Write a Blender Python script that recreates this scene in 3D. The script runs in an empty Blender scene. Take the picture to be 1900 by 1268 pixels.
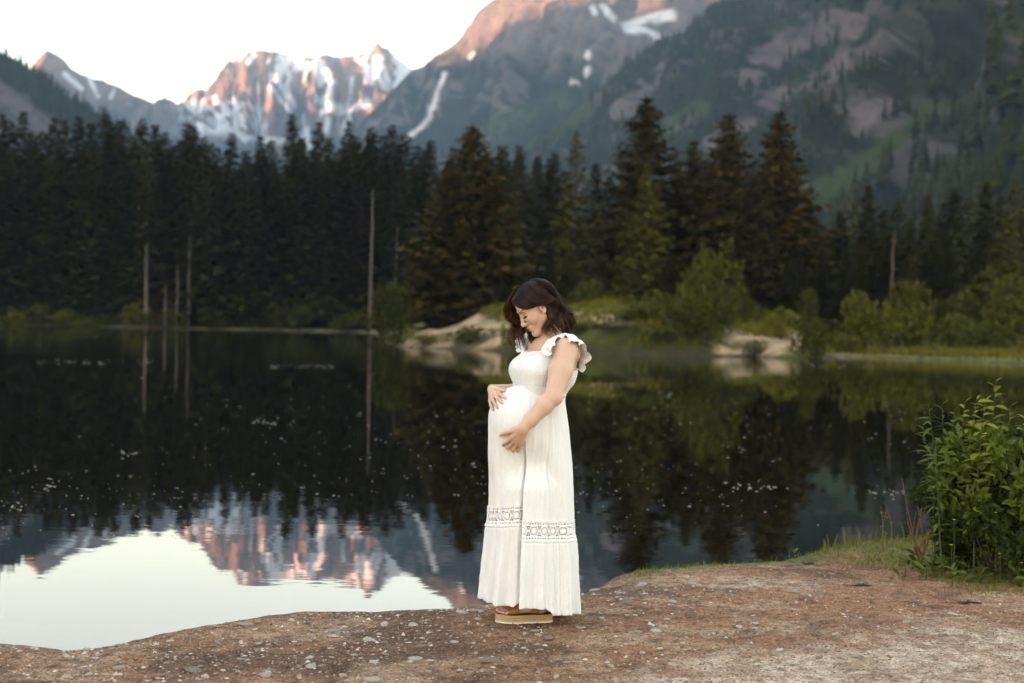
import bpy, math, random
import numpy as np
from mathutils import Vector, Matrix

scene = bpy.context.scene
COL = scene.collection
R = math.radians

# ------------------------------------------------------------------ camera
FPX, W0, H0 = 2639.0, 1900.0, 1268.0          # 50 mm lens on a 36 mm sensor, in photograph pixels
CAM_Z = 1.417
PITCH, ROLL = R(-0.771), R(1.12)
cam_data = bpy.data.cameras.new('camera')
cam = bpy.data.objects.new('camera', cam_data)
COL.objects.link(cam)
cam.rotation_mode = 'QUATERNION'
CAM_ROT = Matrix.Rotation(R(90) + PITCH, 3, 'X') @ Matrix.Rotation(ROLL, 3, 'Z')
cam.location = (0, 0, CAM_Z)
cam.rotation_quaternion = CAM_ROT.to_quaternion()
cam_data.sensor_width = 36.0
cam_data.lens = 36.0 * FPX / W0
cam_data.clip_start = 0.1
cam_data.clip_end = 40000
cam_data.dof.use_dof = True
cam_data.dof.focus_distance = 6.62
cam_data.dof.aperture_fstop = 2.3
scene.camera = cam

# ------------------------------------------------------------------ light
SUN_EL, SUN_AZ = R(6.0), R(-118.0)     # azimuth measured from +Y towards +X: from the left, a little behind the camera
sun_vec = Vector((math.sin(SUN_AZ) * math.cos(SUN_EL), math.cos(SUN_AZ) * math.cos(SUN_EL), math.sin(SUN_EL)))
world = bpy.data.worlds.new('World')
scene.world = world
world.use_nodes = True
wn = world.node_tree.nodes
wl = world.node_tree.links
wn.clear()
sky_node = wn.new('ShaderNodeTexSky')
sky_node.sky_type = 'NISHITA'
sky_node.sun_disc = False
sky_node.sun_elevation = SUN_EL
sky_node.sun_rotation = SUN_AZ
sky_node.altitude = 800
sky_node.air_density = 1.15
sky_node.dust_density = 1.0
sky_node.ozone_density = 0.35
bg = wn.new('ShaderNodeBackground')
bg.inputs['Strength'].default_value = 0.15
wout = wn.new('ShaderNodeOutputWorld')
wl.new(sky_node.outputs[0], bg.inputs[0])
wl.new(bg.outputs[0], wout.inputs[0])

sun_data = bpy.data.lights.new('sun', 'SUN')
sun_data.energy = 5.0
sun_data.angle = R(0.5)
sun_data.color = (1.0, 0.56, 0.34)
sun = bpy.data.objects.new('sun', sun_data)
COL.objects.link(sun)
sun.rotation_euler = sun_vec.to_track_quat('Z', 'Y').to_euler()

vs = scene.view_settings
vs.view_transform = 'Standard'
vs.look = 'None'
vs.exposure = 3.25
vs.gamma = 1.0
vs.use_curve_mapping = False
vs.use_white_balance = True          # the photographer's white balance, a little on the warm side
vs.white_balance_temperature = 7150
vs.white_balance_tint = 22
scene.render.engine = 'CYCLES'
cy = scene.cycles
cy.use_denoising = True
cy.max_bounces = 6
cy.diffuse_bounces = 3
cy.glossy_bounces = 3
cy.transmission_bounces = 4
cy.transparent_max_bounces = 8
cy.volume_bounces = 0
cy.sample_clamp_indirect = 6.0
cy.caustics_reflective = False
cy.caustics_refractive = False

# ------------------------------------------------------------------ helpers
RT = np.array(CAM_ROT)
def ray(px, py):
    d = np.array([(px - W0 / 2) / FPX, -(py - H0 / 2) / FPX, -1.0])
    return RT @ d
def at(px, py, Y):
    d = ray(px, py); t = Y / d[1]
    return np.array([0, 0, CAM_Z]) + d * t
def onz(px, py, z):
    d = ray(px, py); t = (z - CAM_Z) / d[2]
    return np.array([0, 0, CAM_Z]) + d * t
def topix(P):
    P = np.asarray(P, dtype=float)
    q = (P - np.array([0, 0, CAM_Z])) @ RT
    w = np.minimum(q[..., 2], -1e-6)
    return W0 / 2 - q[..., 0] / w * FPX, H0 / 2 + q[..., 1] / w * FPX

def sstep(a, b, x):
    t = np.clip((x - a) / (b - a), 0, 1)
    return t * t * (3 - 2 * t)

def _hash(ix, iy, seed):
    n = (ix.astype(np.int64) * 374761393 + iy.astype(np.int64) * 668265263 + seed * 1442695041) & 0xFFFFFFFF
    n = ((n ^ (n >> 13)) * 1274126177) & 0xFFFFFFFF
    n = n ^ (n >> 16)
    return (n & 0xFFFFFF) / float(0x1000000)
def vnoise(x, y, seed=0):
    x = np.asarray(x, float); y = np.asarray(y, float)
    ix = np.floor(x); iy = np.floor(y)
    fx = x - ix; fy = y - iy
    fx = fx * fx * fx * (fx * (fx * 6 - 15) + 10); fy = fy * fy * fy * (fy * (fy * 6 - 15) + 10)
    a = _hash(ix, iy, seed); b = _hash(ix + 1, iy, seed); c = _hash(ix, iy + 1, seed); d = _hash(ix + 1, iy + 1, seed)
    return (a * (1 - fx) + b * fx) * (1 - fy) + (c * (1 - fx) + d * fx) * fy
def fbm(x, y, oct=4, seed=0, gain=0.5):
    s = 0; a = 1; t = 0
    for k in range(oct):
        s = s + a * vnoise(x * 2.03 ** k + 17.3 * k, y * 2.03 ** k - 9.1 * k, seed + k); t += a; a *= gain
    return s / t
def ridged(x, y, oct=4, seed=0):
    s = 0; a = 1; t = 0
    for k in range(oct):
        n = 1 - np.abs(2 * vnoise(x * 2.03 ** k + 5.7 * k, y * 2.03 ** k + 3.3 * k, seed + k) - 1)
        s = s + a * n * n; t += a; a *= 0.5
    return s / t

def inpoly(x, y, poly):
    poly = np.asarray(poly, float); res = np.zeros(np.shape(x), bool)
    n = len(poly); j = n - 1
    for i in range(n):
        xi, yi = poly[i]; xj, yj = poly[j]
        c = ((yi > y) != (yj > y)) & (x < (xj - xi) * (y - yi) / (yj - yi + 1e-12) + xi)
        res ^= c; j = i
    return res
def dist_line(x, y, pts, closed=False):
    pts = np.asarray(pts, float); d = np.full(np.shape(x), 1e18)
    n = len(pts)
    for i in range(n if closed else n - 1):
        a = pts[i]; b = pts[(i + 1) % n]; ab = b - a
        t = np.clip(((x - a[0]) * ab[0] + (y - a[1]) * ab[1]) / (ab @ ab + 1e-12), 0, 1)
        d = np.minimum(d, (x - a[0] - t * ab[0]) ** 2 + (y - a[1] - t * ab[1]) ** 2)
    return np.sqrt(d)
def sdist(x, y, poly):
    d = dist_line(x, y, poly, True)
    return np.where(inpoly(x, y, poly), d, -d)

def mesh_np(name, verts, faces, smooth=True, colors=None, mat=None):
    """mesh from numpy arrays; faces (n,3) or (n,4) or list"""
    me = bpy.data.meshes.new(name)
    verts = np.ascontiguousarray(verts, dtype=np.float32).reshape(-1, 3)
    if isinstance(faces, np.ndarray):
        n, k = faces.shape
        me.vertices.add(len(verts)); me.vertices.foreach_set('co', verts.ravel())
        me.loops.add(n * k); me.loops.foreach_set('vertex_index', np.ascontiguousarray(faces, dtype=np.int32).ravel())
        me.polygons.add(n)
        me.polygons.foreach_set('loop_start', np.arange(0, n * k, k, dtype=np.int32))
    else:
        me.from_pydata([tuple(v) for v in verts], [], faces)
    me.update(calc_edges=True)
    me.validate()
    me.polygons.foreach_set('use_smooth', np.full(len(me.polygons), smooth, dtype=bool))
    if colors is not None:
        ca = me.color_attributes.new('Col', 'FLOAT_COLOR', 'POINT')
        c = np.ones((len(verts), 4), np.float32); c[:, :colors.shape[1]] = colors
        ca.data.foreach_set('color', c.ravel())
    if mat: me.materials.append(mat)
    me.update()
    return me
def grid_faces(nu, nv, wrap=False):
    i = np.arange(nu if wrap else nu - 1); j = np.arange(nv - 1)
    I, J = np.meshgrid(i, j, indexing='ij'); I2 = (I + 1) % nu
    return np.stack([I * nv + J, I2 * nv + J, I2 * nv + J + 1, I * nv + J + 1], -1).reshape(-1, 4)
def link(name, me, parent=None, loc=None):
    o = bpy.data.objects.new(name, me); COL.objects.link(o)
    if parent: o.parent = parent
    if loc is not None: o.location = loc
    return o
def tag(o, label=None, cat=None, group=None, kind=None):
    if label: o['label'] = label
    if cat: o['category'] = cat
    if group: o['group'] = group
    if kind: o['kind'] = kind
    return o
def empty(name, loc=(0, 0, 0)):
    o = bpy.data.objects.new(name, None); COL.objects.link(o); o.location = loc
    o.empty_display_size = 0.1
    return o

def tube_np(pts, rad, n=5):
    pts = np.asarray(pts, float); rad = np.asarray(rad, float)
    t = np.gradient(pts, axis=0); t /= np.linalg.norm(t, axis=1, keepdims=True) + 1e-12
    ref = np.array([0, 0, 1.0]) if abs(t[0, 2]) < 0.9 else np.array([1.0, 0, 0])
    a = np.cross(t, ref); a /= np.linalg.norm(a, axis=1, keepdims=True) + 1e-12
    b = np.cross(t, a)
    ang = np.arange(n) * 2 * math.pi / n
    V = pts[None] + rad[None, :, None] * (np.cos(ang)[:, None, None] * a[None] + np.sin(ang)[:, None, None] * b[None])
    return V.reshape(-1, 3), grid_faces(n, len(pts), True)
def join_np(parts):
    vs_, fs_, o = [], [], 0
    for v, f in parts:
        vs_.append(v); fs_.append(f + o); o += len(v)
    return np.concatenate(vs_), np.concatenate(fs_)

# ------------------------------------------------------------------ material helper
class NT:
    def __init__(s, name):
        s.m = bpy.data.materials.new(name); s.m.use_nodes = True
        s.t = s.m.node_tree; s.n = s.t.nodes; s.l = s.t.links
        s.b = s.n['Principled BSDF']; s.out = s.n['Material Output']
    def node(s, typ, **kw):
        n = s.n.new(typ)
        for k, v in kw.items():
            if k.startswith('i_'): n.inputs[k[2:]].default_value = v
            else: setattr(n, k, v)
        return n
    def noise(s, scale, detail=4, rough=0.55, coord='Object', vec=None):
        n = s.node('ShaderNodeTexNoise'); n.inputs['Scale'].default_value = scale
        n.inputs['Detail'].default_value = detail; n.inputs['Roughness'].default_value = rough
        if vec is None:
            tc = s.node('ShaderNodeTexCoord'); vec = tc.outputs[coord]
        s.l.new(vec, n.inputs['Vector'])
        return n.outputs['Fac']
    def ramp(s, fac, stops):
        r = s.node('ShaderNodeValToRGB'); e = r.color_ramp.elements
        while len(e) < len(stops): e.new(0.5)
        for k, (p, c) in enumerate(stops):
            e[k].position = p; e[k].color = c if len(c) == 4 else (*c, 1)
        s.l.new(fac, r.inputs[0]); return r.outputs[0]
    def mix(s, fac, a, b, mode='MIX'):
        m = s.node('ShaderNodeMix', data_type='RGBA', blend_type=mode)
        for sock, v in ((m.inputs[0], fac), (m.inputs[6], a), (m.inputs[7], b)):
            if isinstance(v, (int, float)): sock.default_value = v
            elif isinstance(v, tuple): sock.default_value = v if len(v) == 4 else (*v, 1)
            else: s.l.new(v, sock)
        return m.outputs[2]
    def attr(s, name='Col'):
        return s.node('ShaderNodeAttribute', attribute_name=name).outputs['Color']
    def base(s, c):
        if isinstance(c, tuple): s.b.inputs['Base Color'].default_value = c if len(c) == 4 else (*c, 1)
        else: s.l.new(c, s.b.inputs['Base Color'])
    def set(s, **kw):
        for k, v in kw.items(): s.b.inputs[k.replace('_', ' ')].default_value = v
    def bump(s, h, strength=0.5, dist=0.01):
        b = s.node('ShaderNodeBump'); b.inputs['Strength'].default_value = strength; b.inputs['Distance'].default_value = dist
        s.l.new(h, b.inputs['Height']); s.l.new(b.outputs[0], s.b.inputs['Normal'])
# ================================================================== LAND AND WATER
WATER_Z = -0.135
rng = np.random.default_rng(7)

# ---- near shore: the dirt spit under the woman
shore_px = [(-900, 1215), (-500, 1212), (-200, 1202), (-60, 1190), (0, 1190), (60, 1196), (125, 1205), (200, 1197), (330, 1168), (420, 1150),
            (540, 1136), (640, 1132), (700, 1132), (830, 1127), (900, 1120), (960, 1114), (1030, 1107), (1085, 1097), (1125, 1083), (1140, 1071),
            (1180, 1058), (1250, 1051), (1330, 1046), (1450, 1041), (1480, 1031), (1540, 1014), (1600, 1004), (1700, 998), (1800, 992),
            (1900, 985), (2100, 968), (2400, 950)]
shore_w = [onz(px, py, -0.03)[:2] for px, py in shore_px]
near_poly = [(-30, 5.0)] + [tuple(p) for p in shore_w] + [(16, 13.5), (40, 22), (70, 30), (70, -40), (-30, -40)]

def axis(lo, f0, f1, hi, step, grow=1.16):
    a = list(np.arange(f0, f1, step)); s = step; x = a[-1]; r = []
    while x < hi: s *= grow; x += s; r.append(x)
    s = step; x = f0; l = []
    while x > lo: s *= grow; x -= s; l.append(x)
    return np.array(l[::-1] + a + r)
def near_h(x, y):
    s = sdist(x, y, near_poly)
    s = s + 0.05 * (fbm(x * 3.1, y * 3.1, 3, 3) - 0.5) + 0.05 * (fbm(x * 11, y * 11, 2, 9) - 0.5)
    z = -0.5 + 0.34 * sstep(-0.9, -0.12, s) + 0.11 * sstep(-0.14, 0.03, s) + 0.035 * sstep(0.0, 0.30, s)
    z = z + 0.020
    inl = sstep(-0.05, 0.3, s)
    z = z + inl * (0.05 * (fbm(x * 0.9 + 3, y * 0.9, 3, 21) - 0.5) + 0.022 * (fbm(x * 5, y * 5, 3, 5) - 0.5))
    z = z + inl * 0.010 * (fbm(x * 24, y * 24, 3, 31) - 0.5)
    dx, dy = x - FEET[0], y - FEET[1]                       # trodden flat where she stands
    k = np.exp(-(dx * dx + dy * dy * 1.6) / 0.10)
    z = z * (1 - k) + 0.0 * k
    z = z + 0.10 * sstep(2.6, 4.2, x) * sstep(7.6, 8.6, y) * inl
    return z, s
FEET = np.array([0.13, 6.68])
gx = axis(-30, -3.3, 4.3, 70, 0.021); gy = axis(-38, 4.7, 10.1, 28, 0.021)
GX, GY = np.meshgrid(gx, gy, indexing='ij')
GZ, GS = near_h(GX, GY)
pxx, pyy = topix(np.stack([GX, GY, GZ], -1))
n1 = fbm(GX * 1.7, GY * 1.7, 4, 77); n2 = fbm(GX * 9, GY * 9, 4, 78); n3 = fbm(GX * 40, GY * 40, 2, 79)
dirt = np.stack([0.27 + 0 * GX, 0.142 + 0 * GX, 0.080 + 0 * GX], -1)
red = np.array([0.31, 0.152, 0.085]); dark = np.array([0.080, 0.046, 0.030]); tan = np.array([0.40, 0.262, 0.165])
grav = np.array([0.52, 0.405, 0.31]); gcol = np.array([0.115, 0.125, 0.035]); wetc = np.array([0.05, 0.034, 0.024])
def blend(c, tgt, m): return c + (tgt - c) * np.clip(m, 0, 1)[..., None]
col = blend(dirt, red, sstep(0.3, 1.4, GX) * sstep(6.2, 7.2, GY) * 0.9)
col = blend(col, dark, sstep(0.52, 0.68, n1) * 0.65)
col = blend(col, tan, sstep(0.55, 0.7, fbm(GX * 2.3 + 9, GY * 3.3, 3, 81)) * 0.7)
col = blend(col, dark, sstep(0.55, 0.75, n2) * 0.6)
# pale gravel path in the right foreground
gpath = sstep(-0.16, 0.30, np.interp(GX, [-0.3, 0.28, 0.83, 1.66, 2.5, 6], [4.9, 5.50, 6.10, 6.55, 6.80, 7.3]) - GY + (n1 - 0.5) * 0.7 + (n2 - 0.5) * 0.35)
col = blend(col, grav, gpath * (0.45 + 0.5 * sstep(0.35, 0.6, n2)))
col = blend(col, grav, sstep(0.45, 0.6, n2) * np.exp(-(((GX - 1.25) / 0.55) ** 2 + ((GY - 7.75) / 0.22) ** 2)) * 0.8)
# short turf along the right-hand edge
turf = sstep(0.42, 0.10, GS + (n1 - .5) * 0.5) * sstep(0.65, 0.85, GX)
turf = np.maximum(turf, sstep(2.15, 2.75, GX + (n1 - 0.5) * 1.2 + 0.25 * (GY - 7.7)) * sstep(7.45, 7.75, GY + (n1 - 0.5) * 0.5))
col = blend(col, gcol, turf * sstep(0.28, 0.5, n2 + 0.12))
col = blend(col, wetc, sstep(0.02, -0.10, GS) * 0.8)
col = col * (0.75 + 0.5 * n3)[..., None]
m = NT('dirt')
a = m.attr()
tcg = m.node('ShaderNodeTexCoord')
nf = m.noise(90, 5, 0.7, vec=tcg.outputs['Object']); nm = m.noise(22, 4, 0.6, vec=tcg.outputs['Object'])
mul = m.mix(1.0, a, m.ramp(nf, [(0.30, (0.25, 0.22, 0.20)), (0.48, (0.95, 0.93, 0.9)), (0.70, (1.9, 1.85, 1.8))]), 'MULTIPLY')
mul = m.mix(1.0, mul, m.ramp(nm, [(0.32, (0.55, 0.52, 0.5)), (0.5, (1, 1, 1)), (0.7, (1.3, 1.28, 1.25))]), 'MULTIPLY')
m.base(mul); m.set(Roughness=0.95)
m.b.inputs['Specular IOR Level'].default_value = 0.2
addn = m.node('ShaderNodeMath', operation='ADD'); m.l.new(nf, addn.inputs[0]); m.l.new(nm, addn.inputs[1])
m.bump(addn.outputs[0], 1.0, 0.02)
MAT_DIRT = m.m
g = link('ground', mesh_np('ground', np.stack([GX, GY, GZ], -1), grid_faces(len(gx), len(gy)), True, col.reshape(-1, 3), MAT_DIRT))
tag(g, kind='structure')

# ---- lake bed and valley floor, one big sheet
m = NT('lake_mud'); m.base((0.03, 0.028, 0.018)); m.set(Roughness=0.9); MAT_MUD = m.m
vf = link('valley_floor', mesh_np('valley_floor', [(-9000, -5000, -3.0), (9000, -5000, -3.0), (9000, 11000, -3.0), (-9000, 11000, -3.0)], np.array([[0, 1, 2, 3]]), False, None, MAT_MUD))
tag(vf, kind='structure')

# ---- water
m = NT('water')
tc = m.node('ShaderNodeTexCoord')
mp = m.node('ShaderNodeMapping'); mp.inputs['Scale'].default_value = (0.55, 1.0, 1.0); m.l.new(tc.outputs['Object'], mp.inputs[0])
big = m.noise(0.30, 2, 0.5, vec=mp.outputs[0]); mid = m.noise(2.6, 3, 0.55, vec=mp.outputs[0])
sep = m.node('ShaderNodeSeparateXYZ'); m.l.new(tc.outputs['Object'], sep.inputs[0])
mr = m.node('ShaderNodeMapRange'); mr.inputs[1].default_value = 40; mr.inputs[2].default_value = 56; m.l.new(sep.outputs[1], mr.inputs[0])
wv = m.noise(0.045, 2, 0.5, vec=tc.outputs['Object'])
wm = m.node('ShaderNodeMath', operation='MULTIPLY'); m.l.new(mr.outputs[0], wm.inputs[0]); m.l.new(wv, wm.inputs[1])   # a breath of wind on the far water
sc = m.node('ShaderNodeMath', operation='MULTIPLY_ADD'); m.l.new(wm.outputs[0], sc.inputs[0]); sc.inputs[1].default_value = 0.10; sc.inputs[2].default_value = 0.012
hh = m.node('ShaderNodeMath', operation='ADD'); m.l.new(big, hh.inputs[0]); 
hm = m.node('ShaderNodeMath', operation='MULTIPLY'); m.l.new(mid, hm.inputs[0]); hm.inputs[1].default_value = 0.22
m.l.new(hm.outputs[0], hh.inputs[1])
bp = m.node('ShaderNodeBump'); bp.inputs['Distance'].default_value = 0.25
m.l.new(sc.outputs[0], bp.inputs['Strength']); m.l.new(hh.outputs[0], bp.inputs['Height'])
m.l.new(bp.outputs[0], m.b.inputs['Normal'])
m.base((0.005, 0.004, 0.002)); m.set(Roughness=0.0, IOR=1.9)
MAT_WATER = m.m
wx = np.linspace(-260, 120, 40); wy = np.linspace(2, 190, 40)
WX, WY = np.meshgrid(wx, wy, indexing='ij')
wo = link('water', mesh_np('water', np.stack([WX, WY, 0 * WX + WATER_Z], -1), grid_faces(40, 40), True, None, MAT_WATER))
tag(wo, kind='structure')

# ---- far banks
far_line = [(-300, 165), (-160, 172), (-64, 178), (-48, 174), (-30, 176), (-18, 172), (-14, 150), (-10, 110), (-7.8, 92), (-6.6, 84), (-5, 80.5), (-3, 79),
            (0, 76), (3.5, 73), (7, 72.5), (10.3, 73), (12, 74.5), (14, 73), (16, 74), (18.5, 80), (20, 78), (22, 75), (26, 70), (32, 66), (45, 58), (62, 46), (78, 34)]
far_poly = far_line + [(160, 34), (160, 420), (-300, 420)]
fx = np.concatenate([np.arange(-300, -66, 6.0), np.arange(-66, 40, 0.7), np.arange(40, 160, 4.0)]); fy = np.concatenate([np.arange(34, 64, 3), np.arange(64, 135, 0.6), np.arange(135, 200, 1.5), np.arange(200, 421, 10)])
FX, FY = np.meshgrid(fx, fy, indexing='ij')
def far_h(x, y):
    s = sdist(x, y, far_poly)
    s = s + 1.2 * (fbm(x * 0.35, y * 0.35, 3, 51) - 0.5)
    pen = sstep(-16, -7, x)
    zl = 0.25 * sstep(-0.5, 1.5, s) + 1.1 * sstep(2, 18, s) + 2.2 * sstep(18, 120, s)
    zr = (0.45 + 1.1 * fbm(x * 0.16 + 5, y * 0.05, 2, 53)) * (1.25 * sstep(-0.6, 2.6, s) + 0.7 * sstep(2.5, 9, s) + 2.0 * sstep(7, 34, s)) 
    low = sstep(17, 20, x)                                  # the flat grassy point on the right
    zr = zr * (1 - low) + low * (0.22 * sstep(-0.5, 1.0, s) + 2.4 * sstep(5, 30, s))
    z = zl * (1 - pen) + zr * pen
    z = z + sstep(0, 3, s) * 0.5 * (fbm(x * 0.3, y * 0.3, 4, 52) - 0.5)
    return WATER_Z - 0.02 + z - 1.2 * sstep(0, -4, s), s
FZ, FS = far_h(FX, FY)
q1 = fbm(FX * 0.25, FY * 0.25, 4, 60); q2 = fbm(FX * 1.1, FY * 1.1, 3, 61)
grass_d = np.array([0.034, 0.038, 0.010]); grass_l = np.array([0.095, 0.100, 0.024]); sand = np.array([0.33, 0.225, 0.135]); moss = np.array([0.11, 0.105, 0.022])
fpx, fpy = topix(np.stack([FX, FY, FZ], -1))
fc = blend(np.zeros(FX.shape + (3,)) + grass_d, grass_l, sstep(0.4, 0.65, q1) * sstep(-16, -8, FX) * sstep(30, 8, FS))
jx = fpx + 60 * (q1 - 0.5) + 26 * (q2 - 0.5); jy = fpy + 16 * (fbm(FX * 0.5, FY * 0.5, 3, 63) - 0.5) + 10 * (q2 - 0.5)
sandm = np.zeros(FX.shape)
for poly in ([(742, 650), (750, 632), (770, 612), (800, 594), (835, 581), (880, 577), (935, 585), (962, 604), (950, 632), (900, 650), (850, 652)],
             [(1318, 672), (1328, 640), (1345, 620), (1372, 605), (1400, 600), (1428, 609), (1455, 603), (1486, 606), (1502, 625), (1490, 650), (1440, 668), (1380, 672)],
             [(1545, 668), (1552, 632), (1580, 622), (1612, 634), (1618, 668)], [(1030, 592), (1080, 582), (1150, 586), (1190, 600), (1120, 606), (1050, 604)]):
    sandm = np.maximum(sandm, inpoly(jx, jy, poly) * 1.0)
sandm = np.clip(sandm, 0, 1) * (0.15 + 0.85 * sstep(0.40, 0.56, fbm(FX * 0.7, FY * 1.0, 4, 62) + 0.06))
fc = blend(fc, sand, sandm * sstep(64, 68, FY) * sstep(112, 100, FY))
fc = blend(fc, np.array([0.20, 0.17, 0.10]), 0.7 * sstep(2.0, 0.4, FS) * sstep(-6, -14, FX))
fc = blend(fc, moss, sstep(6, 3, FS) * sstep(18, 20.5, FX) * sstep(64, 66, FY))
fc = blend(fc, np.array([0.035, 0.028, 0.02]), sstep(0.25, -0.2, FS))
m = NT('bank_earth')
a = m.attr(); nf = m.noise(1.6, 5, 0.65)
m.base(m.mix(1.0, a, m.ramp(nf, [(0.3, (0.55, 0.55, 0.5)), (0.5, (1, 1, 1)), (0.7, (1.35, 1.3, 1.25))]), 'MULTIPLY')); m.set(Roughness=0.95)
m.b.inputs['Specular IOR Level'].default_value = 0.1
m.bump(nf, 0.6, 0.3)
fb = link('far_bank', mesh_np('far_bank', np.stack([FX, FY, FZ], -1), grid_faces(len(fx), len(fy)), True, fc.reshape(-1, 3), m.m))
tag(fb, kind='structure')
def far_z(x, y):
    z, s = far_h(np.array([x], float), np.array([y], float)); return float(z[0])

# ================================================================== MOUNTAINS
def interp_line(pts, n):
    pts = np.array(pts, float)
    d = np.r_[0, np.cumsum(np.linalg.norm(np.diff(pts[:, :3], axis=0), axis=1))]
    t = np.linspace(0, d[-1], n)
    return np.stack([np.interp(t, d, pts[:, k]) for k in range(3)], -1)
def sheet(crest, foot, nu, nv, pw, amp, fu, fv, seed, jag, wexp=(0.6, 0.75), back=0.5, nb=10):
    """mountain flank: ridge line (crest), valley line (foot), gullied surface between, a back slope behind the ridge"""
    C = interp_line(crest, nu); F = interp_line(foot, nu)
    u = np.linspace(0, 1, nu); v = np.linspace(0, 1, nv)
    L = np.linalg.norm(np.diff(C[:, :2], axis=0), axis=1).sum()
    cz = C[:, 2] + jag * (fbm(u * L / 90, u * 0 + 3, 4, seed + 50) - 0.5) * 2
    U, V = np.meshgrid(u, v, indexing='ij')
    P = F[:, None, :] + (C - F)[:, None, :] * V[..., None]
    P[..., 2] = F[:, None, 2] + (cz - F[:, 2])[:, None] * V ** pw
    du = np.gradient(P, axis=0); dv = np.gradient(P, axis=1)
    N = np.cross(du, dv); N /= np.linalg.norm(N, axis=-1, keepdims=True) + 1e-9
    N *= np.sign(-N[..., 1:2] + 1e-9)
    warp = 0.25 * (fbm(U * fu * 0.5, V * 2.5, 3, seed + 9) - 0.5)
    g = ridged((U + warp * 0.35) * fu, V * fv + U * 2, 5, seed)
    g2 = fbm(U * fu * 3, V * fv * 4, 4, seed + 20)
    wgt = V ** wexp[0] * (1 - V) ** wexp[1] * 2.0
    D = amp * (g - 0.45) * wgt + amp * 0.7 * (g2 - 0.5) * np.clip(wgt + 0.1 * V, 0, 1)
    P = P + N * D[..., None]
    # back slope
    B = []
    for k in range(1, nb + 1):
        q = P[:, -1, :].copy(); dirv = (C - F) ; dirv[:, 2] = 0
        q[:, :2] += dirv[:, :2] * back * k / nb
        q[:, 2] = P[:, -1, 2] * (1 - k / nb) + -3 * (k / nb)
        B.append(q)
    B = np.stack(B, 1)
    allP = np.concatenate([P, B], 1)
    return P, allP, U, V, g, g2
def ground_line(foot):
    r = []
    for c in foot:
        p = at(*c); p[2] = -2; r.append(p)
    return r
def normals_of(P):
    du = np.gradient(P, axis=0); dv = np.gradient(P, axis=1)
    N = np.cross(du, dv); N /= np.linalg.norm(N, axis=-1, keepdims=True) + 1e-9
    return N * np.sign(N[..., 2:3] + 1e-9)
def mountain(name, P, allP, col, mat):
    nb = allP.shape[1] - P.shape[1]
    cc = np.concatenate([col, np.repeat(col[:, -1:, :], nb, 1)], 1)
    o = link(name, mesh_np(name, allP, grid_faces(*allP.shape[:2]), True, cc.reshape(-1, 3), mat))
    return tag(o, kind='structure')
m = NT('mountain_rock')
a = m.attr()
nf = m.noise(0.02, 8, 0.72)
bw = m.node('ShaderNodeRGBToBW'); m.l.new(a, bw.inputs[0])
sm = m.node('ShaderNodeMapRange'); sm.inputs[1].default_value = 0.3; sm.inputs[2].default_value = 0.6; m.l.new(bw.outputs[0], sm.inputs[0])       # snow keeps its own even white
mm = m.mix(1.0, a, m.ramp(nf, [(0.3, (0.45, 0.45, 0.46)), (0.5, (1, 1, 1)), (0.72, (1.45, 1.42, 1.4))]), 'MULTIPLY')
m.base(m.mix(sm.outputs[0], mm, a)); m.set(Roughness=0.95)
m.b.inputs['Specular IOR Level'].default_value = 0.1
m.bump(nf, 1.0, 45)
MAT_ROCK = m.m

rock = np.array([0.25, 0.16, 0.115]); rockd = np.array([0.13, 0.098, 0.09]); snow = np.array([0.88, 0.89, 0.91])
forest = np.array([0.017, 0.023, 0.011]); meadow = np.array([0.060, 0.095, 0.028]); talus = np.array([0.19, 0.15, 0.15])
def streak(px, py, pts, w):
    return sstep(w * 1.3, w * 0.6, dist_line(px, py, pts))
# --- the snowy far massif with its two summits and the saddle between
crest = [(-160, 250, 4300), (-60, 190, 4350), (40, 150, 4400), (62, 120, 4420), (75, 103, 4440), (84, 95, 4440), (88, 90, 4440), (93, 95, 4440), (103, 100, 4450), (118, 112, 4450), (132, 126, 4460), (152, 139, 4500),
         (178, 147, 4550), (205, 155, 4600), (228, 166, 4650), (248, 179, 4700), (262, 179, 4750), (275, 188, 4800), (292, 190, 4850), (304, 180, 4900), (314, 184, 4950), (330, 192, 5000),
         (343, 186, 5100), (351, 174, 5150), (366, 165, 5180), (380, 163, 5200), (392, 161, 5220), (400, 148, 5220), (408, 130, 5220), (418, 119, 5220), (426, 113, 5220), (433, 117, 5220), (450, 108, 5220), (460, 97, 5220),
         (477, 91, 5220), (502, 94, 5230), (530, 100, 5240), (560, 105, 5250), (592, 105, 5250), (604, 101, 5250), (622, 106, 5250), (652, 105, 5250), (680, 97, 5250), (694, 91, 5250), (699, 82, 5250), (703, 79, 5250), (708, 88, 5250),
         (722, 92, 5240), (736, 107, 5220), (750, 118, 5200), (768, 129, 5180), (795, 150, 5150), (850, 200, 5100), (950, 280, 5000)]
crest_w = [at(*c) for c in crest]
foot = [(-420, 330, 2700), (60, 345, 2750), (350, 350, 2900), (500, 345, 3000), (760, 345, 3100), (1000, 345, 3200)]
P, A_, U, V, g, g2 = sheet(crest_w, ground_line(foot), 560, 240, 1.15, 210, 34, 1.6, 101, 5)
px, py = topix(P); nz = normals_of(P)[..., 2]
mott = fbm(U * 60, V * 18, 4, 130); st = 0.55 * fbm(U * 46 + 2 * V, V * 4.5, 4, 140) + 0.45 * fbm(U * 110 + 3 * V, V * 13, 3, 141)
col = blend(np.zeros(P.shape) + rock, rockd, sstep(0.45, 0.65, mott))
low = sstep(225, 275, py + 40 * (mott - .5))
col = blend(col, np.array([0.10, 0.10, 0.085]), low * 0.9)
main = sstep(330, 400, px) * sstep(790, 760, px)
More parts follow.
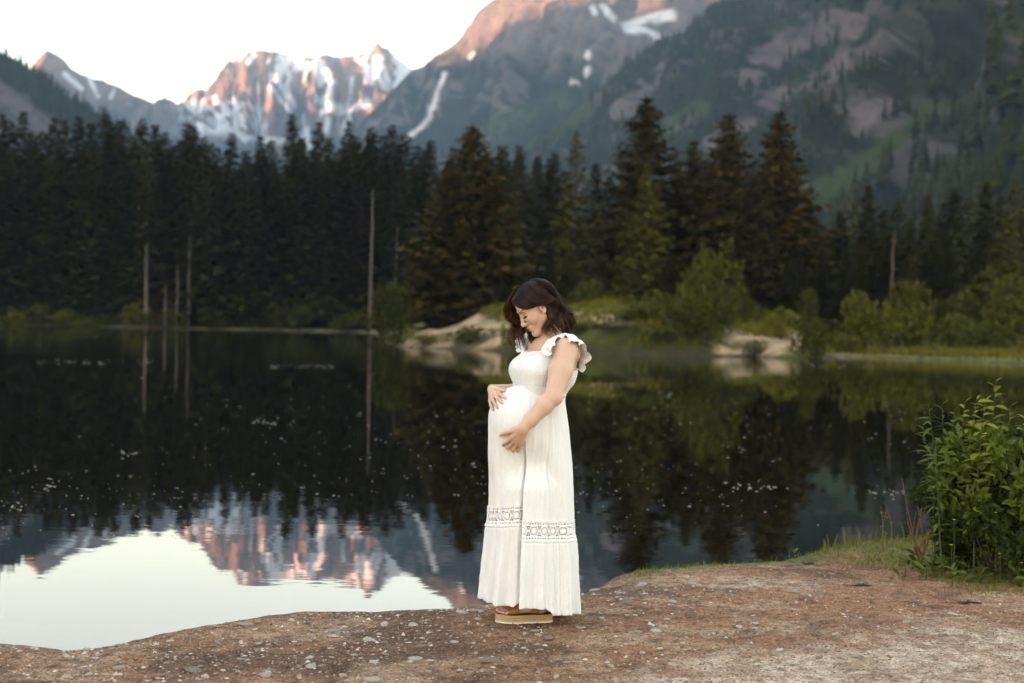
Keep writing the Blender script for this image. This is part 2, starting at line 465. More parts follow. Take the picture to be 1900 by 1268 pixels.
sn = sstep(0.525, 0.56, st + 0.10 * (0.45 - g)) * main * sstep(96, 112, py) * sstep(262, 235, py)
sn = np.maximum(sn, sstep(0.47, 0.52, fbm(U * 90, V * 44, 3, 150)) * sstep(310, 350, px) * sstep(500, 455, px) * sstep(180, 192, py) * sstep(262, 240, py) * 0.95)
for pts, w in [([(120, 136), (150, 163)], 5), ([(165, 146), (182, 178)], 4), ([(212, 162), (205, 182)], 3), ([(436, 178), (438, 240), (455, 262)], 5), ([(478, 205), (490, 250)], 4), ([(452, 258), (530, 262)], 6),
               ([(520, 105), (535, 140), (530, 165), (545, 200)], 5), ([(690, 110), (712, 160)], 5), ([(470, 103), (462, 118)], 5), ([(600, 190), (640, 205), (680, 190)], 9), ([(570, 250), (575, 280)], 6), ([(500, 160), (540, 210)], 4),
               ([(560, 262), (570, 240)], 5), ([(620, 150), (605, 180)], 4), ([(585, 115), (592, 160)], 4), ([(655, 145), (648, 190)], 4), ([(682, 98), (672, 118)], 5), ([(610, 235), (600, 245)], 5)]:
    sn = np.maximum(sn, streak(px + 6 * (g2 - .5), py + 10 * (mott - .5), pts, w))
sn = sn * sstep(0.30, 0.40, mott + 0.1)
col = blend(col, snow, sn)
mountain('far_mountain', P, A_, col, MAT_ROCK)

# --- the great flank on the right, rising out of the picture
crest = [(560, 330, 4000), (640, 262, 3900), (672, 222, 3850), (702, 192, 3800), (735, 163, 3750), (758, 138, 3720), (768, 128, 3700), (782, 123, 3680), (802, 108, 3650), (830, 88, 3600), (848, 72, 3580), (858, 62, 3570), (870, 44, 3550), (890, 22, 3520),
         (910, 4, 3500), (930, -18, 3480), (965, -60, 3450), (1020, -110, 3400), (1120, -150, 3350), (1250, -150, 3300), (1400, -190, 3200), (1700, -260, 3000), (2200, -400, 2800)]
foot = [(560, 345, 3200), (700, 345, 2600), (900, 350, 2000), (1200, 352, 1900), (1600, 355, 1850), (2300, 360, 1800)]
P, A_, U, V, g, g2 = sheet([at(*c) for c in crest], ground_line(foot), 420, 220, 1.2, 190, 13, 1.6, 201, 6)
px, py = topix(P)
mott = fbm(U * 40, V * 22, 4, 230); st = fbm(U * 30, V * 9, 4, 240); fine = fbm(U * 130, V * 60, 3, 245)
up = sstep(150, 60, py + 60 * (st - 0.5) - 0.10 * (px - 900))
col = blend(np.zeros(P.shape) + forest * 1.25, np.array([0.20, 0.165, 0.15]), np.maximum(up, sstep(0.53, 0.63, st) * 0.75))
col = blend(col, rockd, sstep(0.55, 0.7, mott) * up * 0.6)
col = blend(col, forest, sstep(0.5, 0.62, fine + 0.25 * (mott - 0.5)) * sstep(0.95, 0.5, up) * 0.85)
gm = streak(px + 40 * (mott - .5), py + 30 * (st - .5), [(925, 245), (1000, 205), (1070, 170)], 24)
col = blend(col, meadow * 0.9, gm * 0.8)
sn = np.zeros(px.shape)
for pts, w in [([(826, 136), (818, 160), (808, 185), (800, 205)], 4.2), ([(800, 212), (788, 232), (770, 245), (755, 258)], 4.8), ([(1092, 100), (1091, 104)], 6), ([(1091, 128), (1089, 134)], 7), ([(1062, 152), (1070, 152)], 5), ([(1100, 15), (1104, 24)], 6),
               ([(1120, 12), (1136, 32)], 7), ([(1160, 46), (1200, 36), (1245, 24)], 8), ([(1162, 56), (1195, 56)], 7), ([(1208, 62), (1222, 70)], 6), ([(1215, 40), (1250, 30)], 6), ([(878, 98), (872, 105)], 4)]:
    sn = np.maximum(sn, streak(px + 5 * (g2 - .5), py + 8 * (mott - .5), pts, w))
col = blend(col, snow, sn)
mountain('mountain_flank', P, A_, col, MAT_ROCK)

# --- the nearer wooded slope on the right
crest = [(840, 330, 2350), (950, 285, 2250), (1040, 225, 2150), (1100, 178, 2100), (1150, 132, 2050), (1200, 92, 2000), (1245, 68, 1950), (1295, 40, 1900), (1335, 15, 1850), (1362, -2, 1820), (1420, -50, 1750), (1600, -190, 1600), (1900, -420, 1400), (2400, -800, 1200)]
foot = [(840, 350, 2300), (1000, 352, 1500), (1250, 354, 900), (1500, 420, 520), (1800, 520, 260), (2500, 570, 180)]
P, A_, U, V, g, g2 = sheet([at(*c) for c in crest], ground_line(foot), 380, 220, 1.25, 120, 11, 1.8, 301, 5)
P3, U3, V3 = P, U, V
px, py = topix(P)
mott = fbm(U * 40, V * 30, 4, 330); st = fbm(U * 26, V * 12, 4, 340)
jx = px + 26 * (mott - 0.5); jy = py + 26 * (st - 0.5)
T = [[(1368, 135), (1400, 90), (1450, 60), (1510, 24), (1560, 18), (1612, 33), (1600, 78), (1560, 72), (1500, 92), (1450, 122), (1400, 142)],
     [(1292, 268), (1340, 220), (1400, 188), (1450, 166), (1500, 138), (1560, 108), (1600, 88), (1640, 58), (1690, 22), (1703, 50), (1662, 102), (1600, 114), (1530, 154), (1470, 180), (1420, 214), (1370, 246), (1310, 295)],
     [(1568, 218), (1600, 195), (1650, 168), (1667, 195), (1640, 222), (1600, 244), (1575, 262)],
     [(1120, 205), (1150, 180), (1200, 160), (1215, 185), (1180, 215), (1140, 225)], [(1180, 150), (1230, 118), (1250, 140), (1215, 170)], [(1690, 40), (1715, 30), (1720, 60), (1700, 66)]]
tm = np.zeros(px.shape, bool)
for poly in T: tm |= inpoly(jx, jy, poly)
G = [[(1500, 372), (1512, 335), (1560, 308), (1620, 276), (1690, 228), (1745, 195), (1765, 205), (1705, 255), (1650, 296), (1600, 336), (1540, 380)], [(1180, 270), (1240, 220), (1300, 180), (1320, 195), (1265, 240), (1200, 290)],
     [(1420, 60), (1470, 40), (1490, 55), (1430, 80)], [(930, 285), (1010, 245), (1090, 195), (1110, 205), (1030, 262), (960, 292)]]
gm = np.zeros(px.shape, bool)
for poly in G: gm |= inpoly(jx, jy, poly)
col = blend(np.zeros(P.shape) + forest, np.array([0.06, 0.07, 0.035]), sstep(0.5, 0.65, st) * 0.7)
col = blend(col, np.array([0.13, 0.11, 0.105]), sstep(0.60, 0.70, mott) * 0.8)
col = blend(col, meadow * 0.85, gm * 0.9); col = blend(col, talus, tm * 0.95 * sstep(0.28, 0.44, mott))
bare3 = tm | gm
mountain('wooded_slope', P, A_, col, MAT_ROCK)

# --- the dark hill at the left edge
crest = [(-700, -120, 1500), (-400, -40, 1550), (-150, 40, 1600), (-60, 70, 1600), (0, 98, 1600), (30, 112, 1600), (60, 133, 1600), (100, 160, 1600), (140, 185, 1600), (180, 206, 1600), (215, 227, 1600), (260, 262, 1600), (330, 305, 1600), (420, 345, 1600)]
foot = [(-800, 400, 800), (-300, 380, 850), (0, 370, 900), (200, 365, 1000), (420, 352, 1300)]
P, A_, U, V, g, g2 = sheet([at(*c) for c in crest], ground_line(foot), 220, 120, 1.1, 60, 9, 1.4, 401, 3)
P4, U4, V4 = P, U, V
px, py = topix(P); mott = fbm(U * 30, V * 20, 4, 430)
tal = sstep(30, 60, py - 150 - 0.75 * (px - 60) + 40 * (mott - .5)) * sstep(190, 120, px)
col = blend(np.zeros(P.shape) + forest, np.array([0.19, 0.155, 0.16]), tal * 0.9)
bare4 = tal > 0.4
mountain('dark_hill', P, A_, col, MAT_ROCK)

# --- the ridge to the west, outside the picture, behind which the sun is going down: it keeps the valley in shade
rid = np.array([(-3300, -5200), (-3300, 7600)], float)
nu, nv = 150, 24
u = np.linspace(0, 1, nu); ys = -4200 + 11600 * u
h = np.interp(ys, [-4200, -2500, -1000, 0, 600, 1500, 2400, 3400, 4500, 6000, 7400], [1250, 1250, 1250, 1240, 1225, 1190, 1130, 1110, 1100, 1100, 1080]) + 60 * (fbm(ys / 420, ys * 0, 4, 500) - 0.5) * 2
rows = []
for k in range(nv):
    t = k / (nv - 1) * 2 - 1
    rows.append(np.stack([-4300 + 1100 * t + 60 * fbm(ys / 200, ys * 0 + k * 0.4, 3, 510), ys, h * (1 - abs(t)) ** 0.9 - 3], -1))
A_ = np.stack(rows, 1)
rc = np.zeros(A_.shape) + forest * 1.3
wr = link('west_ridge', mesh_np('west_ridge', A_, grid_faces(nu, nv), True, rc.reshape(-1, 3), MAT_ROCK)); tag(wr, kind='structure')
# ================================================================== TREES
def foliage_mat(name, c, var=0.35, hue=(1.25, 1.0, 0.6), trans=0.25, spec=0.06):
    m = NT(name)
    oi = m.node('ShaderNodeObjectInfo')
    geo = m.node('ShaderNodeNewGeometry')
    a = m.mix(oi.outputs['Random'], tuple(x * (1 - var) for x in c), tuple(min(1, x * (1 + var) * h) for x, h in zip(c, hue)))
    b = m.mix(1.0, a, m.ramp(geo.outputs['Random Per Island'], [(0.0, (0.62, 0.62, 0.62)), (1.0, (1.4, 1.4, 1.3))]), 'MULTIPLY')
    m.base(b); m.set(Roughness=0.8)
    m.b.inputs['Specular IOR Level'].default_value = spec
    if trans:
        tr = m.node('ShaderNodeBsdfTranslucent'); m.l.new(b, tr.inputs[0])
        mx = m.node('ShaderNodeMixShader'); mx.inputs[0].default_value = trans
        m.l.new(m.b.outputs[0], mx.inputs[1]); m.l.new(tr.outputs[0], mx.inputs[2]); m.l.new(mx.outputs[0], m.out.inputs[0])
    return m.m
def bark_mat(name, c, scale=30):
    m = NT(name); n = m.noise(scale, 5, 0.7)
    m.base(m.ramp(n, [(0.3, tuple(x * 0.5 for x in c)), (0.7, tuple(x * 1.3 for x in c))])); m.set(Roughness=0.9); m.bump(n, 0.7, 0.02)
    return m.m
MAT_FIR = foliage_mat('fir_needles', (0.025, 0.0265, 0.0065))
MAT_FIRB = foliage_mat('brown_fir_needles', (0.036, 0.028, 0.007))
MAT_FIRL = foliage_mat('light_fir_needles', (0.046, 0.050, 0.011))
MAT_SHRUB = foliage_mat('shrub_leaves', (0.048, 0.058, 0.011))
MAT_SHRUBL = foliage_mat('light_shrub_leaves', (0.090, 0.102, 0.018))
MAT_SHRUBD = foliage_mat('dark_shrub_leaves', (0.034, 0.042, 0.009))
MAT_BARK = bark_mat('fir_bark', (0.030, 0.022, 0.017))
MAT_BARKP = bark_mat('pale_dead_bark', (0.11, 0.080, 0.068))

def conifer_meshes(name, seed, width, z0, power, droop, whorls, per, mat, rough=0.25, bark=None, sprays=12):
    """unit-height conifer: crown of drooping branches set with small needle sprays; trunk"""
    r = np.random.default_rng(seed)
    V, F = [], []
    nvert = 0
    zs = z0 + (1 - z0) * np.linspace(0, 1, whorls) ** 0.92
    lobes = r.uniform(0.75, 1.2, 12)
    for wi, z in enumerate(zs):
        k = (z - z0) / (1 - z0)
        env = (1 - k) ** power * min(1, 0.45 + 3.2 * k + 0.2)
        n = max(6, int(per * (0.5 + 0.6 * (1 - k))))
        for b in range(n):
            th = 2 * math.pi * (b + r.uniform(-0.4, 0.4)) / n + wi * 1.7
            L = width * env * r.uniform(1 - rough * 1.6, 1 + rough) * lobes[int((th % 6.283) / 6.284 * 12)] + 0.008
            up = 0.35 * (k - 0.35) - droop * r.uniform(0.6, 1.3)
            ns = max(4, int(sprays * (0.35 + 0.65 * env)))
            d = np.array([math.cos(th), math.sin(th)])
            zb = z + r.uniform(-0.012, 0.012)
            for s in range(ns):
                t = (s + r.uniform(0.1, 1.0)) / ns
                if t < 0.18 and k < 0.8: continue
                c = np.array([d[0] * L * t, d[1] * L * t, zb + L * (up * t + 0.22 * t * t)])
                sl = ((0.017 + 0.006 * (1 - k)) + 0.20 * L * (1 - 0.45 * t)) * r.uniform(0.7, 1.25)
                sw = sl * r.uniform(0.30, 0.5)
                side = r.choice([-1, 1]) * r.uniform(0.1, 1.1)
                ca, sa = math.cos(th + side), math.sin(th + side)
                a = np.array([ca, sa, r.uniform(-0.75, -0.05)]); a /= np.linalg.norm(a)
                p = np.array([-sa, ca, r.uniform(-0.5, 0.5)])
                V += [c, c + a * sl * 0.5 + p * sw, c + a * sl, c + a * sl * 0.5 - p * sw]
                F.append((nvert, nvert + 1, nvert + 2, nvert + 3)); nvert += 4
    # leader
    for s in range(14):
        z = 0.93 + 0.07 * s / 13; th = r.uniform(0, 6.28); sl = 0.013 * (1.25 - s / 14)
        c = np.array([0, 0, z]); a = np.array([math.cos(th), math.sin(th), 0.5]); p = np.array([-math.sin(th), math.cos(th), 0.2])
        V += [c, c + a * sl * 0.5 + p * sl * 0.3, c + a * sl, c + a * sl * 0.5 - p * sl * 0.3]; F.append((nvert, nvert + 1, nvert + 2, nvert + 3)); nvert += 4
    cm = mesh_np(name + '_crown', np.array(V), np.array(F), False, None, mat)
    zz = np.linspace(-0.03, 0.97, 9)
    tv, tf = tube_np(np.stack([0.004 * np.sin(zz * 9 + seed), 0.004 * np.cos(zz * 7 + seed), zz], -1), 0.014 * (1 - zz * 0.92) + 0.001, 7)
    tm_ = mesh_np(name + '_trunk', tv, tf, True, None, bark or MAT_BARK)
    return cm, tm_
FIR = [conifer_meshes('fir', 11 + i, w, z0, pw, dr, 58, 11, MAT_FIR) for i, (w, z0, pw, dr) in enumerate([(0.17, 0.05, 0.85, 0.35), (0.15, 0.08, 0.78, 0.4), (0.18, 0.04, 0.92, 0.3), (0.14, 0.12, 0.74, 0.45), (0.16, 0.08, 0.88, 0.4), (0.18, 0.06, 0.82, 0.3)])]
PINE = [conifer_meshes('pine', 31 + i, w, 0.03, pw, 0.15, 58, 15, MAT_FIRB, 0.3, None, 16) for i, (w, pw) in enumerate([(0.33, 0.62), (0.26, 0.7), (0.24, 0.6)])]
LFIR = [conifer_meshes('light_fir', 41 + i, w, 0.03, 0.8, 0.2, 40, 11, MAT_FIRL, 0.28, None, 11) for i, w in enumerate([0.26, 0.2])]

def plant_tree(name, proto, x, y, h, label, group=None, wid=1.0, rz=None, cat='tree', z=None):
    e = empty(name, (x, y, far_z(x, y) - 0.1 if z is None else z))
    e.scale = (h * wid, h * wid, h); e.rotation_euler = (0, 0, random.uniform(0, 6.28) if rz is None else rz)
    link('crown', proto[0], e); link('trunk', proto[1], e)
    return tag(e, label, cat, group)
random.seed(5)
def tree_at(name, proto, px, ytop, Y, label, group, wid=1.0):
    top = at(px, ytop, Y); zb = far_z(top[0], Y)
    return plant_tree(name, proto, top[0], Y, top[2] - zb + 0.1, label, group, wid)
ORD = ['first', 'second', 'third', 'fourth', 'fifth', 'sixth', 'seventh', 'eighth', 'ninth', 'tenth', 'eleventh', 'twelfth', 'thirteenth', 'fourteenth', 'fifteenth', 'sixteenth', 'seventeenth', 'eighteenth', 'nineteenth', 'twentieth', 'twenty-first', 'twenty-second', 'twenty-third', 'twenty-fourth', 'twenty-fifth', 'twenty-sixth']
LAND_L = [(274, 'the leaning pale bare trunk'), (692, 'the tallest bare dead trunk')]
def place_words(pxs, i, marks, side):
    """which one it is, counted off from a landmark tree along the shore"""
    mk = min(marks, key=lambda q: abs(pxs[i] - q[0])); d = 1 if pxs[i] >= mk[0] else -1
    same = sorted([abs(p - mk[0]) for p in pxs if min(marks, key=lambda q: abs(p - q[0])) == mk and (1 if p >= mk[0] else -1) == d])
    return ORD[min(len(ORD) - 1, same.index(abs(pxs[i] - mk[0])))], mk[1], side[0] if d < 0 else side[1]
SIDES = ('towards the dark hill', 'towards the wooded point')
# the tall dark wall of firs across the water
left_tops = [(-60, 225), (-25, 238), (4, 220), (18, 232), (44, 214), (60, 250), (76, 250), (102, 224), (120, 232), (146, 224), (170, 236), (196, 218), (208, 240), (224, 228), (246, 262), (264, 228), (288, 238), (306, 252), (320, 278), (348, 234), (360, 242), (378, 262), (404, 280), (430, 254), (456, 286), (484, 258), (504, 268), (542, 220), (560, 262),
             (592, 234), (612, 262), (648, 230), (664, 262), (690, 243), (712, 258), (728, 238), (752, 254), (776, 276), (800, 268)]
for i, (px, yt) in enumerate(left_tops):
    tree_at('fir_tree', FIR[i % 6], px, yt - 4, 188 + 9 * ((i * 7) % 5) / 4 + random.uniform(-2, 2), '%s tall forest fir from %s %s' % place_words([q[0] for q in left_tops], i, LAND_L, SIDES), 'firs standing in the forest wall across the lake', random.uniform(0.95, 1.35))
row2 = [-60 + 800 * (i + random.uniform(-0.3, 0.3)) / 57 for i in range(58)]
for i, px in enumerate(row2):     # second row, closer to the water and shorter
    yt = random.choice([random.uniform(262, 320), random.uniform(300, 430)])
    tree_at('young_fir_tree', FIR[(i * 5 + 2) % 6], px, yt, random.uniform(178, 187), '%s shorter front fir from %s %s' % place_words(row2, i, LAND_L + [(480, 'the snowy saddle gap')], SIDES), 'shorter firs along the front of the forest wall', random.uniform(1.1, 1.6))
for i in range(46):     # behind, filling the gaps between the trunks
    px = -80 + 1100 * (i + random.uniform(-0.4, 0.4)) / 45
    tree_at('fir_tree', FIR[(i * 5 + 1) % 6], px, random.uniform(276, 310), random.uniform(202, 240), 'dark fir half hidden in the depth of the forest wall', 'firs in the depth of the forest wall', random.uniform(1.2, 1.6))
# on the wooded point to the right
tree_at('broad_pine', PINE[0], 876, 236, 108, 'broad brownish pine rising above the left sand bank', None, 1.0)
tree_at('broad_pine', PINE[1], 834, 300, 104, 'smaller brownish pine leaning into the left side of the broad brownish pine', None, 1.15)
tree_at('tall_pine', PINE[1], 1199, 182, 118, 'tallest dark pine on the point with a broad rounded cone', None, 1.05)
tree_at('light_fir', LFIR[0], 1201, 300, 101, 'light green fir in front of the tallest dark pine', None, 0.95)
tree_at('tall_pine', PINE[2], 1352, 214, 116, 'brownish pine on the left of the close pair behind the right sand bank', None, 1.0)
tree_at('tall_pine', PINE[1], 1446, 210, 112, 'big brownish pine on the right of the close pair behind the right sand bank', None, 1.05)
tree_at('tall_pine', PINE[0], 1400, 330, 108, 'low wide pine filling the gap under the close pair of pines', None, 0.9)
tree_at('slim_fir', LFIR[1], 1070, 246, 124, 'slim green fir with a long bare tip left of the tallest dark pine', None, 0.95)
tree_at('small_pine', PINE[2], 1287, 264, 120, 'ragged yellowish pine in the gap right of the tallest dark pine', None, 0.8)
tree_at('small_fir', LFIR[1], 950, 360, 112, 'mid-height green fir right of the broad brownish pine', None, 1.2)
mid = [(932, 274), (964, 272), (998, 292), (1029, 288), (1106, 306), (1130, 330), (1256, 300), (1310, 300), (1500, 372), (905, 300), (1050, 320), (1165, 300)]
for i, (px, yt) in enumerate(mid):
    tree_at('fir_tree', FIR[i % 6], px, yt, 140 + 12 * (i % 3), '%s fir behind the pines from %s %s' % place_words([q[0] for q in mid], i, [(1070, 'the slim long-tipped fir'), (1199, 'the tallest dark pine'), (1446, 'the big brownish pine')], SIDES[:1] + ('away from the dark hill',)), 'firs behind the pines of the point', random.uniform(1.2, 1.6))
right = [(1545, 430), (1560, 395), (1585, 372), (1612, 345), (1640, 392), (1668, 372), (1690, 410), (1722, 362), (1745, 395), (1770, 352), (1800, 372), (1830, 340), (1858, 366), (1885, 330), (1915, 320), (1950, 340), (1590, 440), (1650, 450), (1700, 470), (1760, 445), (1820, 455), (1875, 430), (1920, 440)]
for i, (px, yt) in enumerate(right):
    tree_at('fir_tree', (FIR + LFIR)[(i * 3) % 8], px, yt, random.uniform(104, 150) if i < 16 else random.uniform(93, 102), '%s dark bank fir from %s %s' % place_words([q[0] for q in right], i, [(1655, 'the crooked grey snag')], ('towards the pines', 'away from the pines')), 'firs on the wooded bank at the right', random.uniform(1.2, 1.7))
for i in range(26):      # small understorey conifers at the foot of the pines
    px = random.uniform(920, 1900); 
    tree_at('fir_sapling', (FIR + LFIR)[(i * 3 + 1) % 8], px, random.uniform(455, 525), random.uniform(96, 108), 'low fir sapling under the big pines of the point', 'fir saplings under the pines of the point', random.uniform(1.3, 2.0))

# bare pale trunks along the forest edge
def snag(px, ytop, ybot, Y, label, w=0.2, cat='dead tree'):
    top = at(px, ytop, Y); bx = at(px - 3, ybot, Y)
    e = empty('dead_trunk', (bx[0], Y, far_z(bx[0], Y) - 0.1))
    h = top[2] - e.location.z
    zz = np.linspace(0, h, 12); r = np.random.default_rng(int(px))
    off = np.cumsum(r.uniform(-0.05, 0.05, (12, 2)), 0)
    tv, tf = tube_np(np.c_[off, zz], 0.8 * w * (1 - 0.75 * zz / h), 8)
    tk = link('trunk', mesh_np('dead_trunk', tv, tf, True, None, MAT_BARKP), e)
    for k in range(9):
        z = h * r.uniform(0.25, 0.97); th = r.uniform(0, 6.28); L = r.uniform(0.4, 1.3) * (1.1 - z / h)
        tt = np.linspace(0, 1, 4)
        bv, bf = tube_np(np.c_[np.interp(z, zz, off[:, 0]) + np.cos(th) * L * tt, np.interp(z, zz, off[:, 1]) + np.sin(th) * L * tt, z - 0.25 * L * tt], 0.03 * (1 - 0.8 * tt), 4)
        link('branch', mesh_np('branch', bv, bf, True, None, MAT_BARKP), e)
    tag(e, label, cat)
snag(692, 350, 560, 175, 'tallest bare pinkish dead trunk at the edge of the forest wall', 0.30)
snag(274, 452, 575, 175.5, 'pale bare trunk leaning out near the left shore brush', 0.34)
snag(352, 440, 560, 175.5, 'slim pale bare trunk right of the leaning bare trunk', 0.24)
snag(332, 490, 570, 175, 'short thin bare trunk between two taller bare trunks', 0.2)
snag(310, 530, 585, 175, 'grey broken stump low among the shore brush', 0.25)
snag(46, 330, 420, 184, 'faint reddish bare trunk among the firs at the left edge', 0.24)
snag(735, 420, 560, 176, 'thin grey bare trunk beside the round green bush', 0.2)
snag(1655, 432, 545, 97, 'crooked grey dead snag on the wooded bank at the right', 0.13)

# ------------------------------------------------------------------ shrubs
def shrub_mesh(name, seed, n, leaf, mat, lobes=7, flat=0.8):
    r = np.random.default_rng(seed); V, F = [], []
    cs = [(r.uniform(-0.5, 0.5), r.uniform(-0.5, 0.5), r.uniform(0.25, 0.7)) for _ in range(lobes)]
    cs[0] = (0, 0, 0.6)
    for i in range(n):
        c = cs[r.integers(lobes)]; d = r.normal(size=3); d /= np.linalg.norm(d)
        rad = r.uniform(0.55, 1.0) ** 0.5 * 0.36
        p = np.array(c) + d * rad * np.array([1, 1, flat]); p[2] = abs(p[2])
        a = d + r.normal(size=3) * 0.5; a /= np.linalg.norm(a); b = np.cross(a, r.normal(size=3)); b /= np.linalg.norm(b)
        s = leaf * r.uniform(0.6, 1.4)
        V += [p, p + a * s * 0.5 + b * s * 0.32, p + a * s, p + a * s * 0.5 - b * s * 0.32]; F.append((4 * i, 4 * i + 1, 4 * i + 2, 4 * i + 3))
    return mesh_np(name, np.array(V), np.array(F), False, None, mat)
def stems_mesh(name, seed, n=6):
    r = np.random.default_rng(seed); parts = []
    for k in range(n):
        th = r.uniform(0, 6.28); t = np.linspace(0, 1, 5); L = r.uniform(0.4, 0.8)
        parts.append(tube_np(np.c_[np.cos(th) * 0.4 * t ** 1.4, np.sin(th) * 0.4 * t ** 1.4, L * t - 0.03], 0.02 * (1 - 0.8 * t), 4))
    v, f = join_np(parts)
    return mesh_np(name, v, f, True, None, MAT_BARK)
SH = [shrub_mesh('shrub', 61 + i, 900, 0.10, mt, lb, fl) for i, (mt, lb, fl) in enumerate([(MAT_SHRUB, 7, 0.8), (MAT_SHRUBD, 9, 0.9), (MAT_SHRUBL, 6, 0.7), (MAT_SHRUB, 10, 1.0), (MAT_SHRUBD, 6, 0.7)])]
ST = [stems_mesh('stems', 71 + i) for i in range(3)]
def shrub(px, ybase, ytop, wpx, Y, kind, label, group=None, name='shrub'):
    b = at(px, ybase, Y); t = at(px, ytop, Y); z = far_z(b[0], Y) - 0.05
    e = empty(name, (b[0], Y, z)); h = max(0.3, t[2] - z); w = wpx / FPX * Y
    e.scale = (w / 1.35, w / 1.35, h); e.rotation_euler = (0, 0, random.uniform(0, 6.28))
    link('foliage', SH[kind], e); link('stems', ST[kind % 3], e)
    return tag(e, label, 'shrub', group)
shrub(735, 640, 522, 95, 84.5, 1, 'dark round bush at the left tip of the point beside the sand bank')
shrub(1310, 650, 455, 115, 79, 3, 'tall cone shaped leafy shrub left of the right sand bank')
shrub(1258, 655, 545, 130, 77, 0, 'wide green shrub leaning on the tall cone shaped shrub')
shrub(1200, 655, 550, 120, 78, 2, 'light green shrub at the waterline right of the woman')
shrub(1130, 655, 600, 110, 75, 4, 'low dark bush at the waterline close behind the woman')
shrub(1085, 585, 520, 70, 92, 1, 'dark round bush on the grassy slope above the woman')
shrub(870, 640, 600, 80, 79.5, 4, 'low dark bush growing at the foot of the left sand bank')
shrub(790, 648, 620, 70, 81, 0, 'small bush at the water below the left sand bank')
shrub(1400, 660, 630, 45, 73.8, 1, 'small dark bush in front of the right sand bank')
shrub(1515, 668, 590, 90, 73.5, 1, 'dark bush hanging over the water right of the sand bank')
shrub(1450, 612, 562, 70, 84, 2, 'bright green round bush on top of the right sand bank')
shrub(1495, 592, 535, 45, 88, 1, 'narrow dark bush on the bank behind the bright round bush')
shrub(1595, 612, 540, 75, 84, 0, 'dense green bush on the bank above the pale rocks')
shrub(1570, 668, 625, 60, 81, 4, 'low bush between two pale patches of the bank')
shrub(1640, 665, 560, 110, 83, 0, 'wide green bush at the left end of the grassy point')
shrub(1700, 660, 520, 110, 86, 1, 'tall dark bush behind the grassy point')
shrub(1770, 662, 575, 120, 84, 2, 'pale green bush behind the middle of the grassy point')
shrub(1840, 664, 600, 110, 80, 0, 'rounded green bush behind the grassy point near its end')
shrub(1880, 640, 505, 140, 88, 3, 'big leafy bush towering at the right end of the grassy point')
shrub(1010, 640, 600, 80, 77, 4, 'low dark bush at the waterline right behind the woman', None)
shrub(1165, 655, 575, 95, 77, 1, 'dark shrub at the waterline between two lighter ones')
shrub(1230, 660, 610, 70, 74, 4, 'low dark shrub overhanging the water left of the tall cone shaped shrub')
shrub(1290, 660, 580, 100, 75, 1, 'dark shrub at the water in front of the tall cone shaped shrub')
shrub(960, 645, 610, 60, 76.5, 1, 'dark shrub at the right foot of the left sand bank')
shrub(1070, 650, 598, 80, 76, 0, 'green shrub at the waterline beside the shoulder of the woman')
shrub(1340, 655, 575, 60, 78, 0, 'leafy shrub creeping over the left end of the right sand bank')
brush = [-40 + 760 * (i + random.uniform(-0.3, 0.3)) / 33 for i in range(34)]
for i in range(34):     # brush along the foot of the forest wall
    px = brush[i]
    shrub(px, 606 + px * 0.012, random.uniform(545, 590), random.uniform(50, 100), random.uniform(174.5, 181), [0, 1, 4, 2][i % 4] if random.random() > 0.2 else 2, '%s clump of shore brush from %s %s' % place_words(brush, i, LAND_L, SIDES), 'brush along the far shore')
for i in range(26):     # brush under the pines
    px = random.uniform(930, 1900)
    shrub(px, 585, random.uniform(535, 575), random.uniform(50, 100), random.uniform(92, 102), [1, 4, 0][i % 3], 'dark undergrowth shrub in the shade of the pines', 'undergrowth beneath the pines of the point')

# boulders of the sand banks
def boulder(px, py, wpx, Y, seed, label):
    r = np.random.default_rng(seed); p = at(px, py, Y); w = wpx / 2 / FPX * Y
    th = np.linspace(0, math.pi, 7); ph = np.arange(11) * 2 * math.pi / 11; T_, P_ = np.meshgrid(th, ph, indexing='ij')
    rad = 1 + 0.16 * r.normal(size=T_.shape); rad[0] = rad[0].mean(); rad[-1] = rad[-1].mean()
    V = np.stack([np.sin(T_) * np.cos(P_), np.sin(T_) * np.sin(P_) * 0.8, np.cos(T_) * r.uniform(0.5, 0.8)], -1) * rad[..., None] * w
    o = link('boulder', mesh_np('boulder', V.transpose(1, 0, 2).reshape(-1, 3), grid_faces(11, 7, True), False, None, MAT_BOULDER)); o.location = (p[0], Y, far_z(p[0], Y) + 0.1 * w)
    tag(o, label, 'boulder', 'pale boulders of the sand banks')
m = NT('boulder'); nb_s = m.noise(2.5, 5, 0.65); m.base(m.ramp(nb_s, [(0.3, (0.12, 0.09, 0.06)), (0.7, (0.28, 0.21, 0.145))])); m.set(Roughness=0.9); m.bump(nb_s, 0.5, 0.1); MAT_BOULDER = m.m
for i in range(26):
    if i < 12: boulder(random.uniform(1335, 1600), 640, random.uniform(6, 13), random.uniform(73.8, 78.5), 950 + i, 'pale boulder bedded in the right sand bank')
    else: boulder(random.uniform(770, 930), 630, random.uniform(8, 16), random.uniform(79.5, 83), 950 + i, 'pale boulder bedded in the left sand bank')
